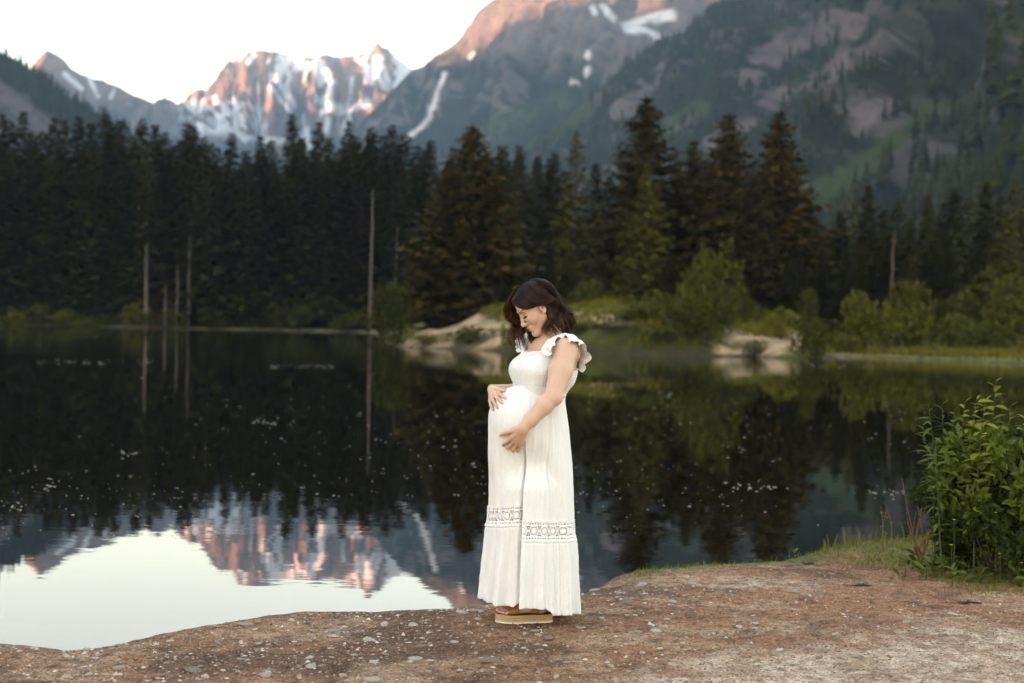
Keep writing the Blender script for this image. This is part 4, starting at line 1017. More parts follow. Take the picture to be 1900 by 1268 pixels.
class SDF:
    """smooth-union body, evaluated on a voxel grid or at free points"""
    def __init__(s): s.p = []
    def ell(s, c, r, k=0.02, rot=None, sub=False):
        s.p.append(('e', np.asarray(c, float), np.asarray(r, float), k, rot, sub)); return s
    def cone(s, a, b, ra, rb, k=0.015):
        s.p.append(('c', np.asarray(a, float), np.asarray(b, float), (ra, rb), k, False)); return s
    def chain(s, pts, rad, k=0.015):
        for i in range(len(pts) - 1): s.cone(pts[i], pts[i + 1], rad[i], rad[i + 1], k)
        return s
    @staticmethod
    def dist(p, X):
        if p[0] == 'e':
            q = X - p[1]
            if p[4] is not None: q = q @ p[4].T
            k0 = np.sqrt(((q / p[2]) ** 2).sum(-1)); k1 = np.sqrt(((q / p[2] ** 2) ** 2).sum(-1)) + 1e-9
            return k0 * (k0 - 1) / k1
        ab = p[2] - p[1]; q = X - p[1]
        t = np.clip((q @ ab) / (ab @ ab), 0, 1)
        return np.sqrt(((q - t[..., None] * ab) ** 2).sum(-1)) - (p[3][0] + (p[3][1] - p[3][0]) * t)
    @staticmethod
    def merge(a, b, p):
        k = p[3] if p[0] == 'e' else p[4]
        if p[5]:
            b = -b; h = np.clip(0.5 + 0.5 * (b - a) / k, 0, 1)      # smooth subtraction
            return a * (1 - h) + b * h + k * h * (1 - h)
        h = np.clip(0.5 + 0.5 * (b - a) / k, 0, 1)
        return b * (1 - h) + a * h - k * h * (1 - h)
    def eval(s, X):
        v = np.full(X.shape[:-1], 0.25)
        for p in s.p: v = s.merge(v, s.dist(p, X), p)
        return v
    def mesh(s, h):
        lo = np.full(3, 1e9); hi = -lo; bb = []
        for p in s.p:
            if p[0] == 'e': m = p[2].max(); a, b = p[1] - m, p[1] + m; k = p[3]
            else: m = max(p[3]); a, b = np.minimum(p[1], p[2]) - m, np.maximum(p[1], p[2]) + m; k = p[4]
            bb.append((a - k - 0.012, b + k + 0.012))
            if not p[5]: lo = np.minimum(lo, a); hi = np.maximum(hi, b)
        lo -= 0.02; hi += 0.02; n = np.ceil((hi - lo) / h).astype(int)
        ax = [lo[i] + h * np.arange(n[i]) for i in range(3)]
        A = np.full(n, 0.03, np.float32)
        for p, (a, b) in zip(s.p, bb):
            i0 = np.clip(np.floor((a - lo) / h).astype(int), 0, n); i1 = np.clip(np.ceil((b - lo) / h).astype(int) + 1, 0, n)
            if (i1 <= i0).any(): continue
            sl = tuple(slice(x, y) for x, y in zip(i0, i1))
            X = np.stack(np.meshgrid(*[ax[i][sl[i]] for i in range(3)], indexing='ij'), -1)
            A[sl] = s.merge(A[sl], s.dist(p, X), p)
        g = openvdb.FloatGrid(); g.background = 0.03
        g.copyFromArray(A, tolerance=0.0)
        P, Q = g.convertToQuads(0.0)
        return lo + P.astype(float) * h, Q[:, ::-1].astype(np.int32)

# ---- head frame
HP, HY, HS = R(34), R(19), 0.95
_H = np.array([-math.cos(HY), -math.sin(HY), 0])
HF = math.cos(HP) * _H - math.sin(HP) * Z3; HU = math.sin(HP) * _H + math.cos(HP) * Z3; HL = np.cross(Z3, _H)
_ro = R(-3); HU, HL = math.cos(_ro) * HU + math.sin(_ro) * HL, math.cos(_ro) * HL - math.sin(_ro) * HU
HR = np.stack([HF, HL, HU]); HO = wp(997, 573, -0.02)
def hp(f, l, u): return HO + HS * (f * HF + l * HL + u * HU)
def hlocal(X): return ((X - HO) @ HR.T) / HS
def fu(u): return float(np.interp(u, [-0.12, -0.09, -0.055, -0.0215, 0.007, 0.029, 0.06, 0.14], [-0.124, -0.096, -0.0625, -0.0285, 0.0135, 0.036, 0.062, 0.14]))

torso = SDF()
torso.ell(wp(1024, 684, 0.01), (0.100, 0.150, 0.128), 0.03, TR)
torso.ell(wp(1038, 656, 0.01), (0.062, 0.160, 0.060), 0.03, TR)
torso.ell(wp(1005, 752, 0.0), (0.092, 0.130, 0.110), 0.05, TR)
torso.ell(wp(1000, 825, 0.0), (0.122, 0.168, 0.135), 0.05, TR)
torso.ell(wp(1014, 842, 0.02), (0.078, 0.140, 0.095), 0.04, TR)
BELLY = wp(967, 781, -0.062); BELR = np.array([0.147, 0.152, 0.160])
torso.ell(BELLY, BELR, 0.05, TR)
torso.ell(wp(995, 688, -0.108), (0.070, 0.068, 0.066), 0.03, TR)
torso.ell(wp(974, 687, 0.020), (0.070, 0.068, 0.066), 0.03, TR)
torso.cone(wp(980, 660, 0.04), wp(1013, 663, -0.115), 0.026, 0.026, 0.03)
DRESS_T = 0.008
AXC = wp(990, 800, -0.012)[:2]                        # vertical axis the cloth is swept round
def zof(py): return wp(990, py, 0)[2]
def body_r(phi, z, off):
    """distance from the axis to the torso surface in direction phi (array), height z (array)"""
    ts = np.linspace(0.02, 0.30, 57)
    dx, dy = np.cos(phi), np.sin(phi)
    X = np.stack([AXC[0] + dx[..., None] * ts, AXC[1] + dy[..., None] * ts, np.broadcast_to(z[..., None], dx.shape + (57,))], -1)
    v = torso.eval(X) - off
    ins = v < 0
    idx = 56 - np.argmax(ins[..., ::-1], axis=-1)      # outermost inside sample
    idx = np.clip(idx, 0, 55); none = ~ins.any(-1)
    v0 = np.take_along_axis(v, idx[..., None], -1)[..., 0]; v1 = np.take_along_axis(v, idx[..., None] + 1, -1)[..., 0]
    t = np.clip(v0 / (v0 - v1 + 1e-12), 0, 1)
    r = ts[idx] + t * (ts[1] - ts[0])
    return np.where(none, 0.03, r)
def hull_r(Rr, ph):
    """radial function of the convex hull of every cross-section (columns)"""
    out = np.empty_like(Rr); dp = ph[:, None] - ph[None, :]; c = np.cos(dp); ci = np.where(c > 0.15, 1 / np.maximum(c, 0.15), 1e9)
    for j in range(Rr.shape[1]):
        h = (Rr[:, j][:, None] * c).max(0); out[:, j] = (h[None, :] * ci).min(1)
    return out
# directions: phi = angle in the XY plane; camera side is -90 deg, image left 180 deg
zmax = zof(700); NZT = 90; NPH = 181
_tz = np.linspace(zof(690), zof(930), NZT); _tp = np.linspace(-math.pi, math.pi, NPH)
_P, _Zg = np.meshgrid(_tp, _tz, indexing='ij')
_BR = body_r(_P, _Zg, DRESS_T)
_BR = hull_r(_BR, _tp)
_RAW = _BR.copy()
_front = np.cos(_tp - math.atan2(FW[1], FW[0])) > 0.1
_dec = 0.0045 * np.clip(-np.sin(_tp) * 1.6 - 0.3, 0, 1) * np.exp(-((_tp + 1.75) / 0.75) ** 2)   # on her near side the hand presses the cloth in under the belly
for _j in range(1, NZT):                                 # elsewhere cloth hangs straight from the widest point
    if _tz[_j] < zof(745): _BR[:, _j] = np.maximum(_BR[:, _j], _BR[:, _j - 1] - _dec)
    else: _BR[:, _j] = np.where(_front, np.maximum(_BR[:, _j], _BR[:, _j - 1] - 0.0024), _BR[:, _j])
for _ in range(3): _BR = (_BR + np.roll(_BR, 1, 0) + np.roll(_BR, -1, 0)) / 3
def tab_r(phi, z, T=None):
    T = _BR if T is None else T
    p = (phi + math.pi) % (2 * math.pi) / (2 * math.pi) * (NPH - 1); q = np.clip((z - _tz[0]) / (_tz[-1] - _tz[0]) * (NZT - 1), 0, NZT - 1.001)
    i = np.floor(p).astype(int) % (NPH - 1); j = np.floor(q).astype(int); a, b = p - np.floor(p), q - j
    return (T[i, j] * (1 - a) + T[i + 1, j] * a) * (1 - b) + (T[i, j + 1] * (1 - a) + T[i + 1, j + 1] * a) * b
yv = np.array([740, 790, 860, 900, 940, 985, 1050, 1120, 1160.]); xl = np.array([912, 908, 911, 911, 910, 907, 901, 894, 893.]); xr = np.array([1047, 1054, 1060, 1061, 1062, 1062, 1065, 1068, 1069.])
zv = np.array([zof(y) for y in yv])[::-1]
XL = np.array([wp(x, y, -0.02)[0] for x, y in zip(xl, yv)])[::-1]; XR = np.array([wp(x, y, 0)[0] for x, y in zip(xr, yv)])[::-1]
def skirt_r(phi, z):
    """hanging cross-section: body radius above, an oval below"""
    a0 = np.interp(z, zv, XL) - AXC[0]; a1 = np.interp(z, zv, XR) - AXC[0]
    flare = np.interp(z, [zof(1140), zof(1000), zof(850)], [0.212, 0.182, 0.170])
    c, s = np.cos(phi), np.sin(phi)
    ax_ = np.where(c < 0, -a0, a1)
    n = 2.25
    ro = (np.abs(c / ax_) ** n + np.abs(s / flare) ** n) ** (-1 / n)
    w = sstep(zof(835), zof(905), z)
    w = np.maximum(w, sstep(zof(728), zof(752), z) * sstep(0.25, 0.75, c))
    return np.maximum(tab_r(phi, np.maximum(z, zof(928))) * (1 - w) + ro * w, np.where(z > zof(900), tab_r(phi, np.maximum(z, zof(928)), _RAW) - 0.006, 0.02))
PHS = -math.pi / 2 - 0.215                             # the wrap edge: on the camera side, left of centre
def folds(phi, z):
    k = sstep(zof(720), zof(900), z)
    dz = (zof(720) - z)
    p = phi + 0.05 * np.sin(3 * z + 2 * phi)
    f1 = (fbm(p * 5.5 + 40, z * 0.5, 2, 701) - 0.5) * 0.040 * k
    f2 = (fbm(p * 15 + 10, z * 0.9 + p, 2, 702) - 0.5) * (0.002 + 0.004 * k)
    f3 = (vnoise(p * 44, z * 1.5, 703) - 0.5) * (0.0034 * (1 - 0.85 * k)) * sstep(-0.02, 0.03, dz)
    tent = 0.010 * k * np.exp(-((phi - PHS - 0.10) / 0.16) ** 2)
    cr = (fbm(phi * 4 + z * 9, z * 16 - phi * 5, 3, 705) - 0.5) * 0.006 * sstep(zof(860), zof(930), z)
    return f1 + f2 + f3 + tent + cr
def tier(phi, z, ztop):
    """extra flare and gathers of the hem ruffle"""
    t = np.clip((ztop - z) / 0.36, 0, 1)
    g_ = (vnoise(phi * 26, z * 1.2, 711) - 0.5) * (0.003 + 0.004 * t) + (vnoise(phi * 60, z * 2, 712) - 0.5) * 0.003 * (1 - 0.5 * t)
    big = (fbm(phi * 4.5 + 7, z * 0.5, 2, 713) - 0.5) * 0.06 * t
    return (g_ + big) * sstep(0, 0.03, ztop - z) + 0.012 * sstep(0, 0.02, ztop - z) * (1 - 0.4 * t)
SPAN = 2 * math.pi + 0.16
def wrap(q):                                            # q 0..1 along the cloth from the outer wrap edge rightwards round to the tucked edge
    return PHS + q * SPAN
def lift(q, z):                                         # the outer edge lies over the inner one
    k = sstep(zof(800), zof(880), z)
    return k * (0.013 * sstep(0.12, 0.0, q) - 0.012 * sstep(0.94, 1.0, q))
def zof2(py): return wp(990, py, -0.18)[2]
def lace_top(q): return zof2(968) + np.interp(q, [0, 0.25, 0.5, 0.8, 0.96, 1], [0.004, -0.012, 0.0, 0.045, 0.072, 0.072])
def lace_bot(q): return lace_top(q) - 0.082
def hem_z(q): return np.interp(q, [0, 0.04, 0.085, 0.11, 0.25, 0.5, 0.8, 0.95, 1], [zof2(1124), zof2(1125), zof2(1126), zof2(1139), zof(1133), 0.09, 0.10, zof(1110), zof2(1108)]) + 0.006 * (vnoise(q * 60, q * 0, 720) - 0.5)
def seam_z(phi): return zof(716) - 0.055 * sstep(0.2, 0.95, np.cos(phi)) - 0.012 * sstep(0.1, -0.9, np.sin(phi)) * 0
def cloth(q, z, ruffle=False, zt=None):
    phi = wrap(q)
    r = skirt_r(phi, z) + folds(phi, z) * sstep(0, 0.02, seam_z(phi) - z + 0.012) + lift(q, z)
    if ruffle: r = r + tier(phi, z, zt)
    # tucked part never pokes through the outer panel
    return np.stack([AXC[0] + r * np.cos(phi), AXC[1] + r * np.sin(phi), z], -1)
def on_belly(px, py, lift_):
    """point over the cloth on the camera ray of (px, py), lifted off it"""
    ds = np.linspace(-0.36, 0.05, 240); X = np.array([wp(px, py, d) for d in ds])
    dx, dy = X[:, 0] - AXC[0], X[:, 1] - AXC[1]; ph_ = np.arctan2(dy, dx)
    v = np.hypot(dx, dy) - (skirt_r(ph_, X[:, 2]) + folds(ph_, X[:, 2])) - lift_ - 0.0008
    i = np.argmax(v < 0) if (v < 0).any() else int(np.argmin(v))
    return X[i]

body = SDF(); body.p = [(q[0], q[1], q[2] * (0.90 if n_ in (3, 4) else 1.0), *q[3:]) for n_, q in enumerate(torso.p)]
# neck and shoulders
body.cone(wp(1029, 645, 0.0), hp(-0.045, 0, -0.035), 0.047, 0.044, 0.012)
body.cone(wp(1018, 654, -0.01), hp(-0.032, 0, -0.050), 0.027, 0.026, 0.012)
body.cone(wp(1016, 640, 0.0), wp(1048, 648, -0.13), 0.046, 0.050, 0.03)
body.cone(wp(1016, 640, 0.0), wp(990, 648, 0.13), 0.046, 0.050, 0.03)
# near arm
SH_, EL, WR = wp(1050, 651, -0.142), wp(1026, 736, -0.238), wp(972.5, 793, -0.262)
um = SH_ * 0.55 + EL * 0.45 + np.array([0.002, 0, 0])
body.chain([SH_, um, EL], [0.056, 0.0525, 0.040], 0.02)
fm = EL * 0.70 + WR * 0.30
body.chain([EL, fm, EL * 0.25 + WR * 0.75, WR], [0.039, 0.0405, 0.031, 0.0255], 0.015)
body.ell(EL + np.array([0.011, 0.004, -0.006]), (0.031, 0.031, 0.031), 0.02)
# near hand on the belly
KN = [(948, 813.5), (953.5, 819.5), (960, 823.5), (967.5, 825.5)]
TIP = [(933.5, 826.5), (941.5, 833), (950, 837), (960, 837.5)]
kn = [on_belly(x, y, 0.017) for x, y in KN]
for i in range(4):
    body.cone(WR * 0.85 + kn[i] * 0.15, kn[i], 0.0200, 0.0105, 0.012)
tips = []
for i in range(4):
    (x0, y0), (x1, y1) = KN[i], TIP[i]
    rr = [0.0092, 0.0094, 0.0090, 0.0080][i]
    mid = on_belly(x0 * 0.45 + x1 * 0.55 - 0.6, y0 * 0.45 + y1 * 0.55, 0.014); tp = on_belly(x1, y1, 0.006)
    body.chain([kn[i], mid, tp], [rr * 1.06, rr * 0.98, rr * 0.80], 0.004); tips.append(tp)
ring_at = (kn[2] * 0.6 + (on_belly(956, 830, 0.014)) * 0.4, on_belly(956, 830, 0.014) - kn[2])
tb0, tb1, tb2, tb3 = WR * 0.6 + on_belly(955, 799, 0.016) * 0.4, on_belly(951.5, 799.5, 0.016), on_belly(940, 802.5, 0.012), on_belly(928, 807.5, 0.007)
body.chain([tb0, tb1, tb2, tb3], [0.018, 0.0135, 0.0100, 0.0072], 0.008)
# far arm and hand
SHF, ELF, WRF = wp(988, 652, 0.14), wp(984, 730, 0.18), wp(913.5, 722.5, -0.025)
body.chain([SHF, ELF], [0.055, 0.042], 0.02)
body.chain([ELF, ELF * 0.6 + WRF * 0.4, WRF], [0.041, 0.037, 0.0225], 0.015)
KF = [(925.5, 731, -0.095), (919.5, 735, -0.090), (913.5, 740, -0.080), (909.5, 744.5, -0.066)]
TF = [(938, 739.5), (932, 748), (922.5, 756.5), (914.5, 761.5)]
kf = [wp(*q) for q in KF]; tipf = []
for i in range(4):
    body.cone(WRF, kf[i], 0.0165, 0.0098, 0.010)
    rr = [0.0086, 0.0088, 0.0084, 0.0074][i]
    tp = on_belly(TF[i][0], TF[i][1], 0.006)
    md = kf[i] * 0.45 + tp * 0.55 + np.array([-0.004, -0.006, 0.003])
    body.chain([kf[i], md, tp], [rr, rr * 0.95, rr * 0.78], 0.004); tipf.append(tp)
body.chain([WRF * 0.6 + wp(922, 722, -0.07) * 0.4, wp(925.5, 723.5, -0.085), on_belly(936.5, 725.5, 0.010)], [0.015, 0.0115, 0.0072], 0.007)
# legs
hipn, hipf = wp(1012, 870, 0) + LF * 0.062, wp(1012, 870, 0) - LF * 0.062
FOOT = []
def foot(heel, ang, ank_up):
    ft = np.array([-math.cos(ang), -math.sin(ang), 0]); fl = np.cross(Z3, ft)
    FOOT.append((heel, ft, fl))
    q = lambda a, l, z: heel + ft * a + fl * l + Z3 * z
    Rm = np.stack([ft, fl, Z3])
    body.ell(q(0.038, 0, 0.030), (0.040, 0.031, 0.032), 0.015, Rm)
    body.cone(q(0.055, 0, 0.100), q(0.165, -0.006, 0.026), 0.033, 0.022, 0.02)
    body.cone(q(0.04, 0, 0.03), q(0.17, 0.012, 0.018), 0.026, 0.018, 0.02)
    body.ell(q(0.168, 0, 0.019), (0.036, 0.043, 0.018), 0.012, Rm)
    for i, (lat, ln, r_) in enumerate([(-0.030, 0.236, 0.0125), (-0.010, 0.236, 0.0098), (0.007, 0.230, 0.0092), (0.022, 0.221, 0.0088), (0.035, 0.210, 0.0084)]):
        b_ = q(ln, lat, r_ + 0.001); body.chain([q(0.175, lat * 0.9, 0.017), q(ln - 0.016, lat, r_ + 0.006), b_], [0.013, r_, r_], 0.005)
        toes.append((b_, ft))
    return q(0.055, 0, 0.10)
toes = []
SOLE_T = 0.041
hn = wp(1019, 1157, 0); hn = np.array([onz(1017, 1150, 0.0)[0], 6.735, SOLE_T])
an = foot(hn, R(9), 0)
hf_ = np.array([hn[0] + 0.05, hn[1] + 0.16, SOLE_T])
af = foot(hf_, R(4), 0)
body.chain([hipn, hipn * 0.5 + an * 0.5 + FW * 0.02, an], [0.060, 0.053, 0.037], 0.02)
body.chain([hipf, hipf * 0.5 + af * 0.5 + FW * 0.02, af], [0.060, 0.053, 0.037], 0.02)

# head
nh0 = len(body.p)
def hel(c, r, k=0.015, sub=False): body.ell(hp(c[0], c[1], fu(c[2]) if c[0] > 0.03 else c[2]), np.array(r) * HS, k, HR, sub)
def hco(a, b, ra, rb, k=0.012): body.cone(hp(*a), hp(b[0], b[1], fu(b[2])), ra * HS, rb * HS, k)
hel((-0.012, 0, 0.040), (0.094, 0.073, 0.088), 0.03)
hel((0.042, 0, 0.046), (0.043, 0.060, 0.056), 0.03)
hel((0.036, 0, -0.015), (0.052, 0.056, 0.070), 0.025)
for s in (-1, 1):
    hel((0.058, s * 0.037, -0.014), (0.029, 0.023, 0.028), 0.020)
    hco((0.004, s * 0.049, -0.042), (0.064, s * 0.014, -0.090), 0.0195, 0.0155, 0.016)
    hel((0.082, s * 0.026, 0.027), (0.013, 0.024, 0.007), 0.012)
hel((0.076, 0, -0.092), (0.0190, 0.020, 0.0170), 0.016)
hel((0.076, 0, -0.053), (0.0205, 0.026, 0.024), 0.012)
for s in (-1, 1): hel((0.100, s * 0.033, 0.010), (0.016, 0.020, 0.0125), 0.012, True)
hco((0.086, 0, 0.027), (0.1045, 0, -0.016), 0.0070, 0.0088, 0.010)
hel((0.1075, 0, -0.0215), (0.0112, 0.0120, 0.0105), 0.007)
for s in (-1, 1):
    hel((0.0975, s * 0.0118, -0.0255), (0.0100, 0.0068, 0.0080), 0.005)
    hel((0.0765, s * 0.0315, 0.0055), (0.0140, 0.0160, 0.0125), 0.004)
    hel((-0.004, s * 0.0770, 0.004), (0.0180, 0.0070, 0.030), 0.005)
    hel((0.004, s * 0.0750, -0.024), (0.0088, 0.0056, 0.0100), 0.005)
    hel((-0.001, s * 0.0850, 0.006), (0.0110, 0.0085, 0.0190), 0.004, True)
hel((0.0925, 0, -0.0500), (0.0075, 0.0205, 0.0050), 0.005)
hel((0.0905, 0, -0.0612), (0.0080, 0.0175, 0.0060), 0.005)
hel((0.0995, 0, -0.0555), (0.0085, 0.022, 0.0014), 0.003, True)

BV, BQ = body.mesh(0.0026)
# colours
Lh = hlocal(BV); f_, l_, u_ = Lh[:, 0], np.abs(Lh[:, 1]), Lh[:, 2]
u_ = np.where(f_ > 0.03, np.interp(u_, [-0.124, -0.096, -0.0625, -0.0285, 0.0135, 0.036, 0.062, 0.14], [-0.12, -0.09, -0.055, -0.0215, 0.007, 0.029, 0.06, 0.14]), u_)
head = sstep(0.16, 0.14, np.linalg.norm(Lh, axis=1))
sk = np.array([0.55, 0.36, 0.275]); bc = np.zeros(BV.shape) + sk
def near(c, r, soft=0.5):
    d = np.sqrt(((np.stack([f_, l_, u_], -1) - np.array(c)) ** 2 / np.array(r) ** 2).sum(-1))
    return sstep(1.0, soft, d)
bc = blend(bc, np.array([0.52, 0.315, 0.228]), head * 0.7)
bc = blend(bc, np.array([0.60, 0.25, 0.19]), near((0.062, 0.044, -0.018), (0.035, 0.030, 0.026), 0.1) * 0.35)
bc = blend(bc, np.array([0.55, 0.24, 0.19]), near((0.112, 0.0, -0.024), (0.016, 0.02, 0.014), 0.1) * 0.35)
bc = blend(bc, np.array([0.44, 0.155, 0.125]), np.maximum(near((0.0935, 0, -0.0498), (0.016, 0.0225, 0.0056), 0.6), near((0.0915, 0, -0.0614), (0.016, 0.0195, 0.0066), 0.6)))
bc = blend(bc, np.array([0.09, 0.02, 0.02]), near((0.095, 0, -0.0555), (0.022, 0.0245, 0.0021), 0.4) * 0.9)  # shaded crease between the lips, painted into the colour as a dark line
bc = blend(bc, np.array([0.16, 0.075, 0.055]), near((0.084, 0.0345, 0.009), (0.022, 0.020, 0.0090), 0.3) * 0.55)
bc = blend(bc, np.array([0.020, 0.012, 0.010]), near((0.086, 0.036, 0.0010), (0.020, 0.0200, 0.0042), 0.45))
brow_u = 0.0275 + 0.22 * np.clip(l_ - 0.012, 0, 1) - 5.0 * np.clip(l_ - 0.034, 0, 1) ** 2
brow = sstep(0.0048, 0.0025, np.abs(u_ - brow_u)) * sstep(0.010, 0.014, l_) * sstep(0.056, 0.046, l_) * (f_ > 0.05)
bc = blend(bc, np.array([0.022, 0.012, 0.009]), brow * 0.9)
bc = blend(bc, np.array([0.25, 0.09, 0.06]), near((0.099, 0.007, -0.0325), (0.007, 0.0045, 0.0042), 0.4) * 0.3)
bc = blend(bc, np.array([0.20, 0.075, 0.05]), near((-0.001, 0.077, 0.006), (0.0115, 0.012, 0.019), 0.4) * 0.9)  # shade of the ear hollow put into the skin colour
bpx, bpy_ = topix(BV)
hair_line = np.interp(bpx, [930, 947, 957, 971, 990, 995, 999, 1004, 1011, 1014, 1030], [560, 564, 568.5, 571.5, 571.5, 568, 561, 559, 562, 585, 600])
scalp = (np.linalg.norm(Lh, axis=1) < 0.155) & (bpy_ < hair_line) & (Lh[:, 1] > -0.045) & ~((np.abs(Lh[:, 1]) > 0.070) & (np.abs(Lh[:, 0] + 0.003) < 0.024) & (np.abs(Lh[:, 2]) < 0.036))
scalp |= (np.linalg.norm(Lh, axis=1) < 0.155) & (Lh[:, 1] <= -0.045) & (Lh[:, 0] < 0.04)
bc = blend(bc, np.array([0.014, 0.008, 0.006]), scalp.astype(float))
# warmer elbows, knuckles and finger ends, pale nails, red toe nails
for c, r_, cc, w_ in [(EL, 0.05, (0.52, 0.26, 0.18), 0.6)] + [(k, 0.028, (0.50, 0.24, 0.17), 0.55) for k in kn] + [(t, 0.020, (0.52, 0.22, 0.16), 0.6) for t in tips + tipf] + [(k, 0.022, (0.52, 0.27, 0.20), 0.5) for k in kf]:
    bc = blend(bc, np.array(cc), sstep(1, 0.2, np.linalg.norm(BV - c, axis=1) / r_) * w_)
vdir = np.array([0, -1.0, 0.2])
for t, kb in list(zip(tips + [tb3], kn + [tb2])) + list(zip(tipf, kf)):
    dv = (t - kb) / np.linalg.norm(t - kb)
    bc = blend(bc, np.array([0.66, 0.45, 0.40]), sstep(1, 0.7, np.linalg.norm(BV - (t + dv * 0.002 + vdir * 0.005), axis=1) / 0.0062) * 0.9)
for b_, ft in toes:
    bc = blend(bc, np.array([0.36, 0.015, 0.03]), sstep(1, 0.75, np.linalg.norm(BV - (b_ + ft * 0.005 + Z3 * 0.008), axis=1) / 0.0085))
    bc = blend(bc, np.array([0.60, 0.27, 0.21]), sstep(1, 0.5, np.linalg.norm(BV - b_, axis=1) / 0.02) * 0.35)
m = NT('skin')
a = m.attr(); nf = m.noise(160, 3, 0.6)
m.base(m.mix(1.0, a, m.ramp(nf, [(0.3, (0.93, 0.92, 0.91)), (0.7, (1.05, 1.05, 1.05))]), 'MULTIPLY'))
m.set(Roughness=0.52); m.b.inputs['Subsurface Weight'].default_value = 0.25
m.b.inputs['Subsurface Radius'].default_value = (0.010, 0.004, 0.002); m.b.inputs['Subsurface Scale'].default_value = 0.6
m.b.inputs['Specular IOR Level'].default_value = 0.35
m.bump(nf, 0.08, 0.001)
MAT_SKIN = m.m
person = empty('person', (FEET[0], FEET[1], 0.0))
def part(name, me, parent=None):
    """part given in world coordinates, parented to the person (or to one of her parts)"""
    o = link(name, me, parent or person)
    o.matrix_parent_inverse = Matrix.Translation(-Vector(person.location)) if parent is None else Matrix.Identity(4)
    return o
tag(person, 'dark haired pregnant woman in a long white lace dress cradling her belly, head bowed', 'person')
part('body', mesh_np('body', BV, BQ, True, bc, MAT_SKIN))

# ---- lashes and a small earring
def lashes():
    parts = []
    for s in (-1, 1):
        for k in range(15):
            t = k / 14; l = s * (0.020 + 0.029 * t); base = np.array([0.0915 - 0.014 * t * t, l, 0.0022 - 0.001 * math.sin(t * 3)])
            tipq = base + np.array([0.0060 - 0.003 * t, s * 0.0045 * (t - 0.2), -0.0042])
            tt = np.linspace(0, 1, 4)[:, None]; P_ = base * (1 - tt) + tipq * tt + np.array([0, 0, -0.0012]) * np.sin(tt * math.pi)
            parts.append(tube_np(np.array([hp(q[0], q[1], fu(q[2])) for q in P_]), 0.0007 * (1 - 0.7 * tt[:, 0]), 3))
    return join_np(parts)
m = NT('lash'); m.base((0.008, 0.006, 0.005)); m.set(Roughness=0.5); MAT_LASH = m.m
v_, fcs = lashes(); part('eyelashes', mesh_np('eyelashes', v_, fcs, True, None, MAT_LASH))
m = NT('gold'); m.base((0.75, 0.52, 0.26)); m.set(Roughness=0.25, Metallic=1.0); MAT_GOLD = m.m
m = NT('gem'); m.base((0.85, 0.85, 0.85)); m.set(Roughness=0.08); MAT_GEM = m.m
def sphere_np(c, r, n=8, sc=(1, 1, 1)):
    th = np.linspace(0, math.pi, n); ph = np.arange(2 * n) * math.pi / n
    T_, P_ = np.meshgrid(th, ph, indexing='ij')
    V = np.stack([np.sin(T_) * np.cos(P_) * sc[0], np.sin(T_) * np.sin(P_) * sc[1], np.cos(T_) * sc[2]], -1) * r + np.asarray(c)
    f = grid_faces(2 * n, n, True)
    return V.transpose(1, 0, 2).reshape(-1, 3), f
def torus_np(c, axis_, R_, r_, n=24, k=6):
    a_ = axis_ / np.linalg.norm(axis_); e1 = np.cross(a_, [0.3, 0.5, 0.8]); e1 /= np.linalg.norm(e1); e2 = np.cross(a_, e1)
    ph = np.arange(n) * 2 * math.pi / n; th = np.arange(k) * 2 * math.pi / k
    V = np.array([[c + (R_ + r_ * math.cos(t)) * (math.cos(p) * e1 + math.sin(p) * e2) + r_ * math.sin(t) * a_ for t in th] for p in ph])
    I, J = np.meshgrid(np.arange(n), np.arange(k), indexing='ij')
    Fq = np.stack([I * k + J, ((I + 1) % n) * k + J, ((I + 1) % n) * k + (J + 1) % k, I * k + (J + 1) % k], -1).reshape(-1, 4)
    return V.reshape(-1, 3), Fq
rv, rf = torus_np(ring_at[0], ring_at[1], 0.0098, 0.0013)
rg = part('ring', mesh_np('ring', rv, rf, True, None, MAT_GOLD))
gv, gf = sphere_np(ring_at[0] + np.array([0.002, -0.0112, 0.003]), 0.0042)
link('gem', mesh_np('gem', gv, gf, False, None, MAT_GEM), rg)
bv, bf = torus_np(WRF + (kf[1] - WRF) * 0.10, kf[1] - WRF + np.array([-0.02, 0, 0.01]), 0.0245, 0.0022, 32, 6)
part('bracelet', mesh_np('bracelet', bv, bf, True, None, MAT_GOLD))
ev, ef = sphere_np(hp(0.004, 0.0808, -0.026), 0.0026, 6)
part('earring', mesh_np('earring', ev, ef, True, None, MAT_GOLD))
# ------------------------------------------------------------------ the dress
m = NT('white_cotton')
tcn = m.node('ShaderNodeTexCoord')
wv1 = m.noise(260, 2, 0.5, vec=tcn.outputs['Object']); wv2 = m.noise(14, 3, 0.55, vec=tcn.outputs['Object'])
m.base(m.ramp(wv1, [(0.3, (0.68, 0.695, 0.705)), (0.7, (0.77, 0.785, 0.795))])); m.set(Roughness=0.85)
m.b.inputs['Specular IOR Level'].default_value = 0.15
ad = m.node('ShaderNodeMath', operation='MULTIPLY_ADD'); m.l.new(wv2, ad.inputs[0]); ad.inputs[1].default_value = 5.0; m.l.new(wv1, ad.inputs[2])
m.bump(ad.outputs[0], 0.35, 0.0022)
tr = m.node('ShaderNodeBsdfTranslucent'); tr.inputs[0].default_value = (0.82, 0.82, 0.81, 1)
mx = m.node('ShaderNodeMixShader'); mx.inputs[0].default_value = 0.10
m.l.new(m.b.outputs[0], mx.inputs[1]); m.l.new(tr.outputs[0], mx.inputs[2]); m.l.new(mx.outputs[0], m.out.inputs[0])
MAT_COTTON = m.m
nq = 420
q1 = np.linspace(0, 1, nq)
t1 = np.linspace(0, 1, 120)
Q, T_ = np.meshgrid(q1, t1, indexing='ij')
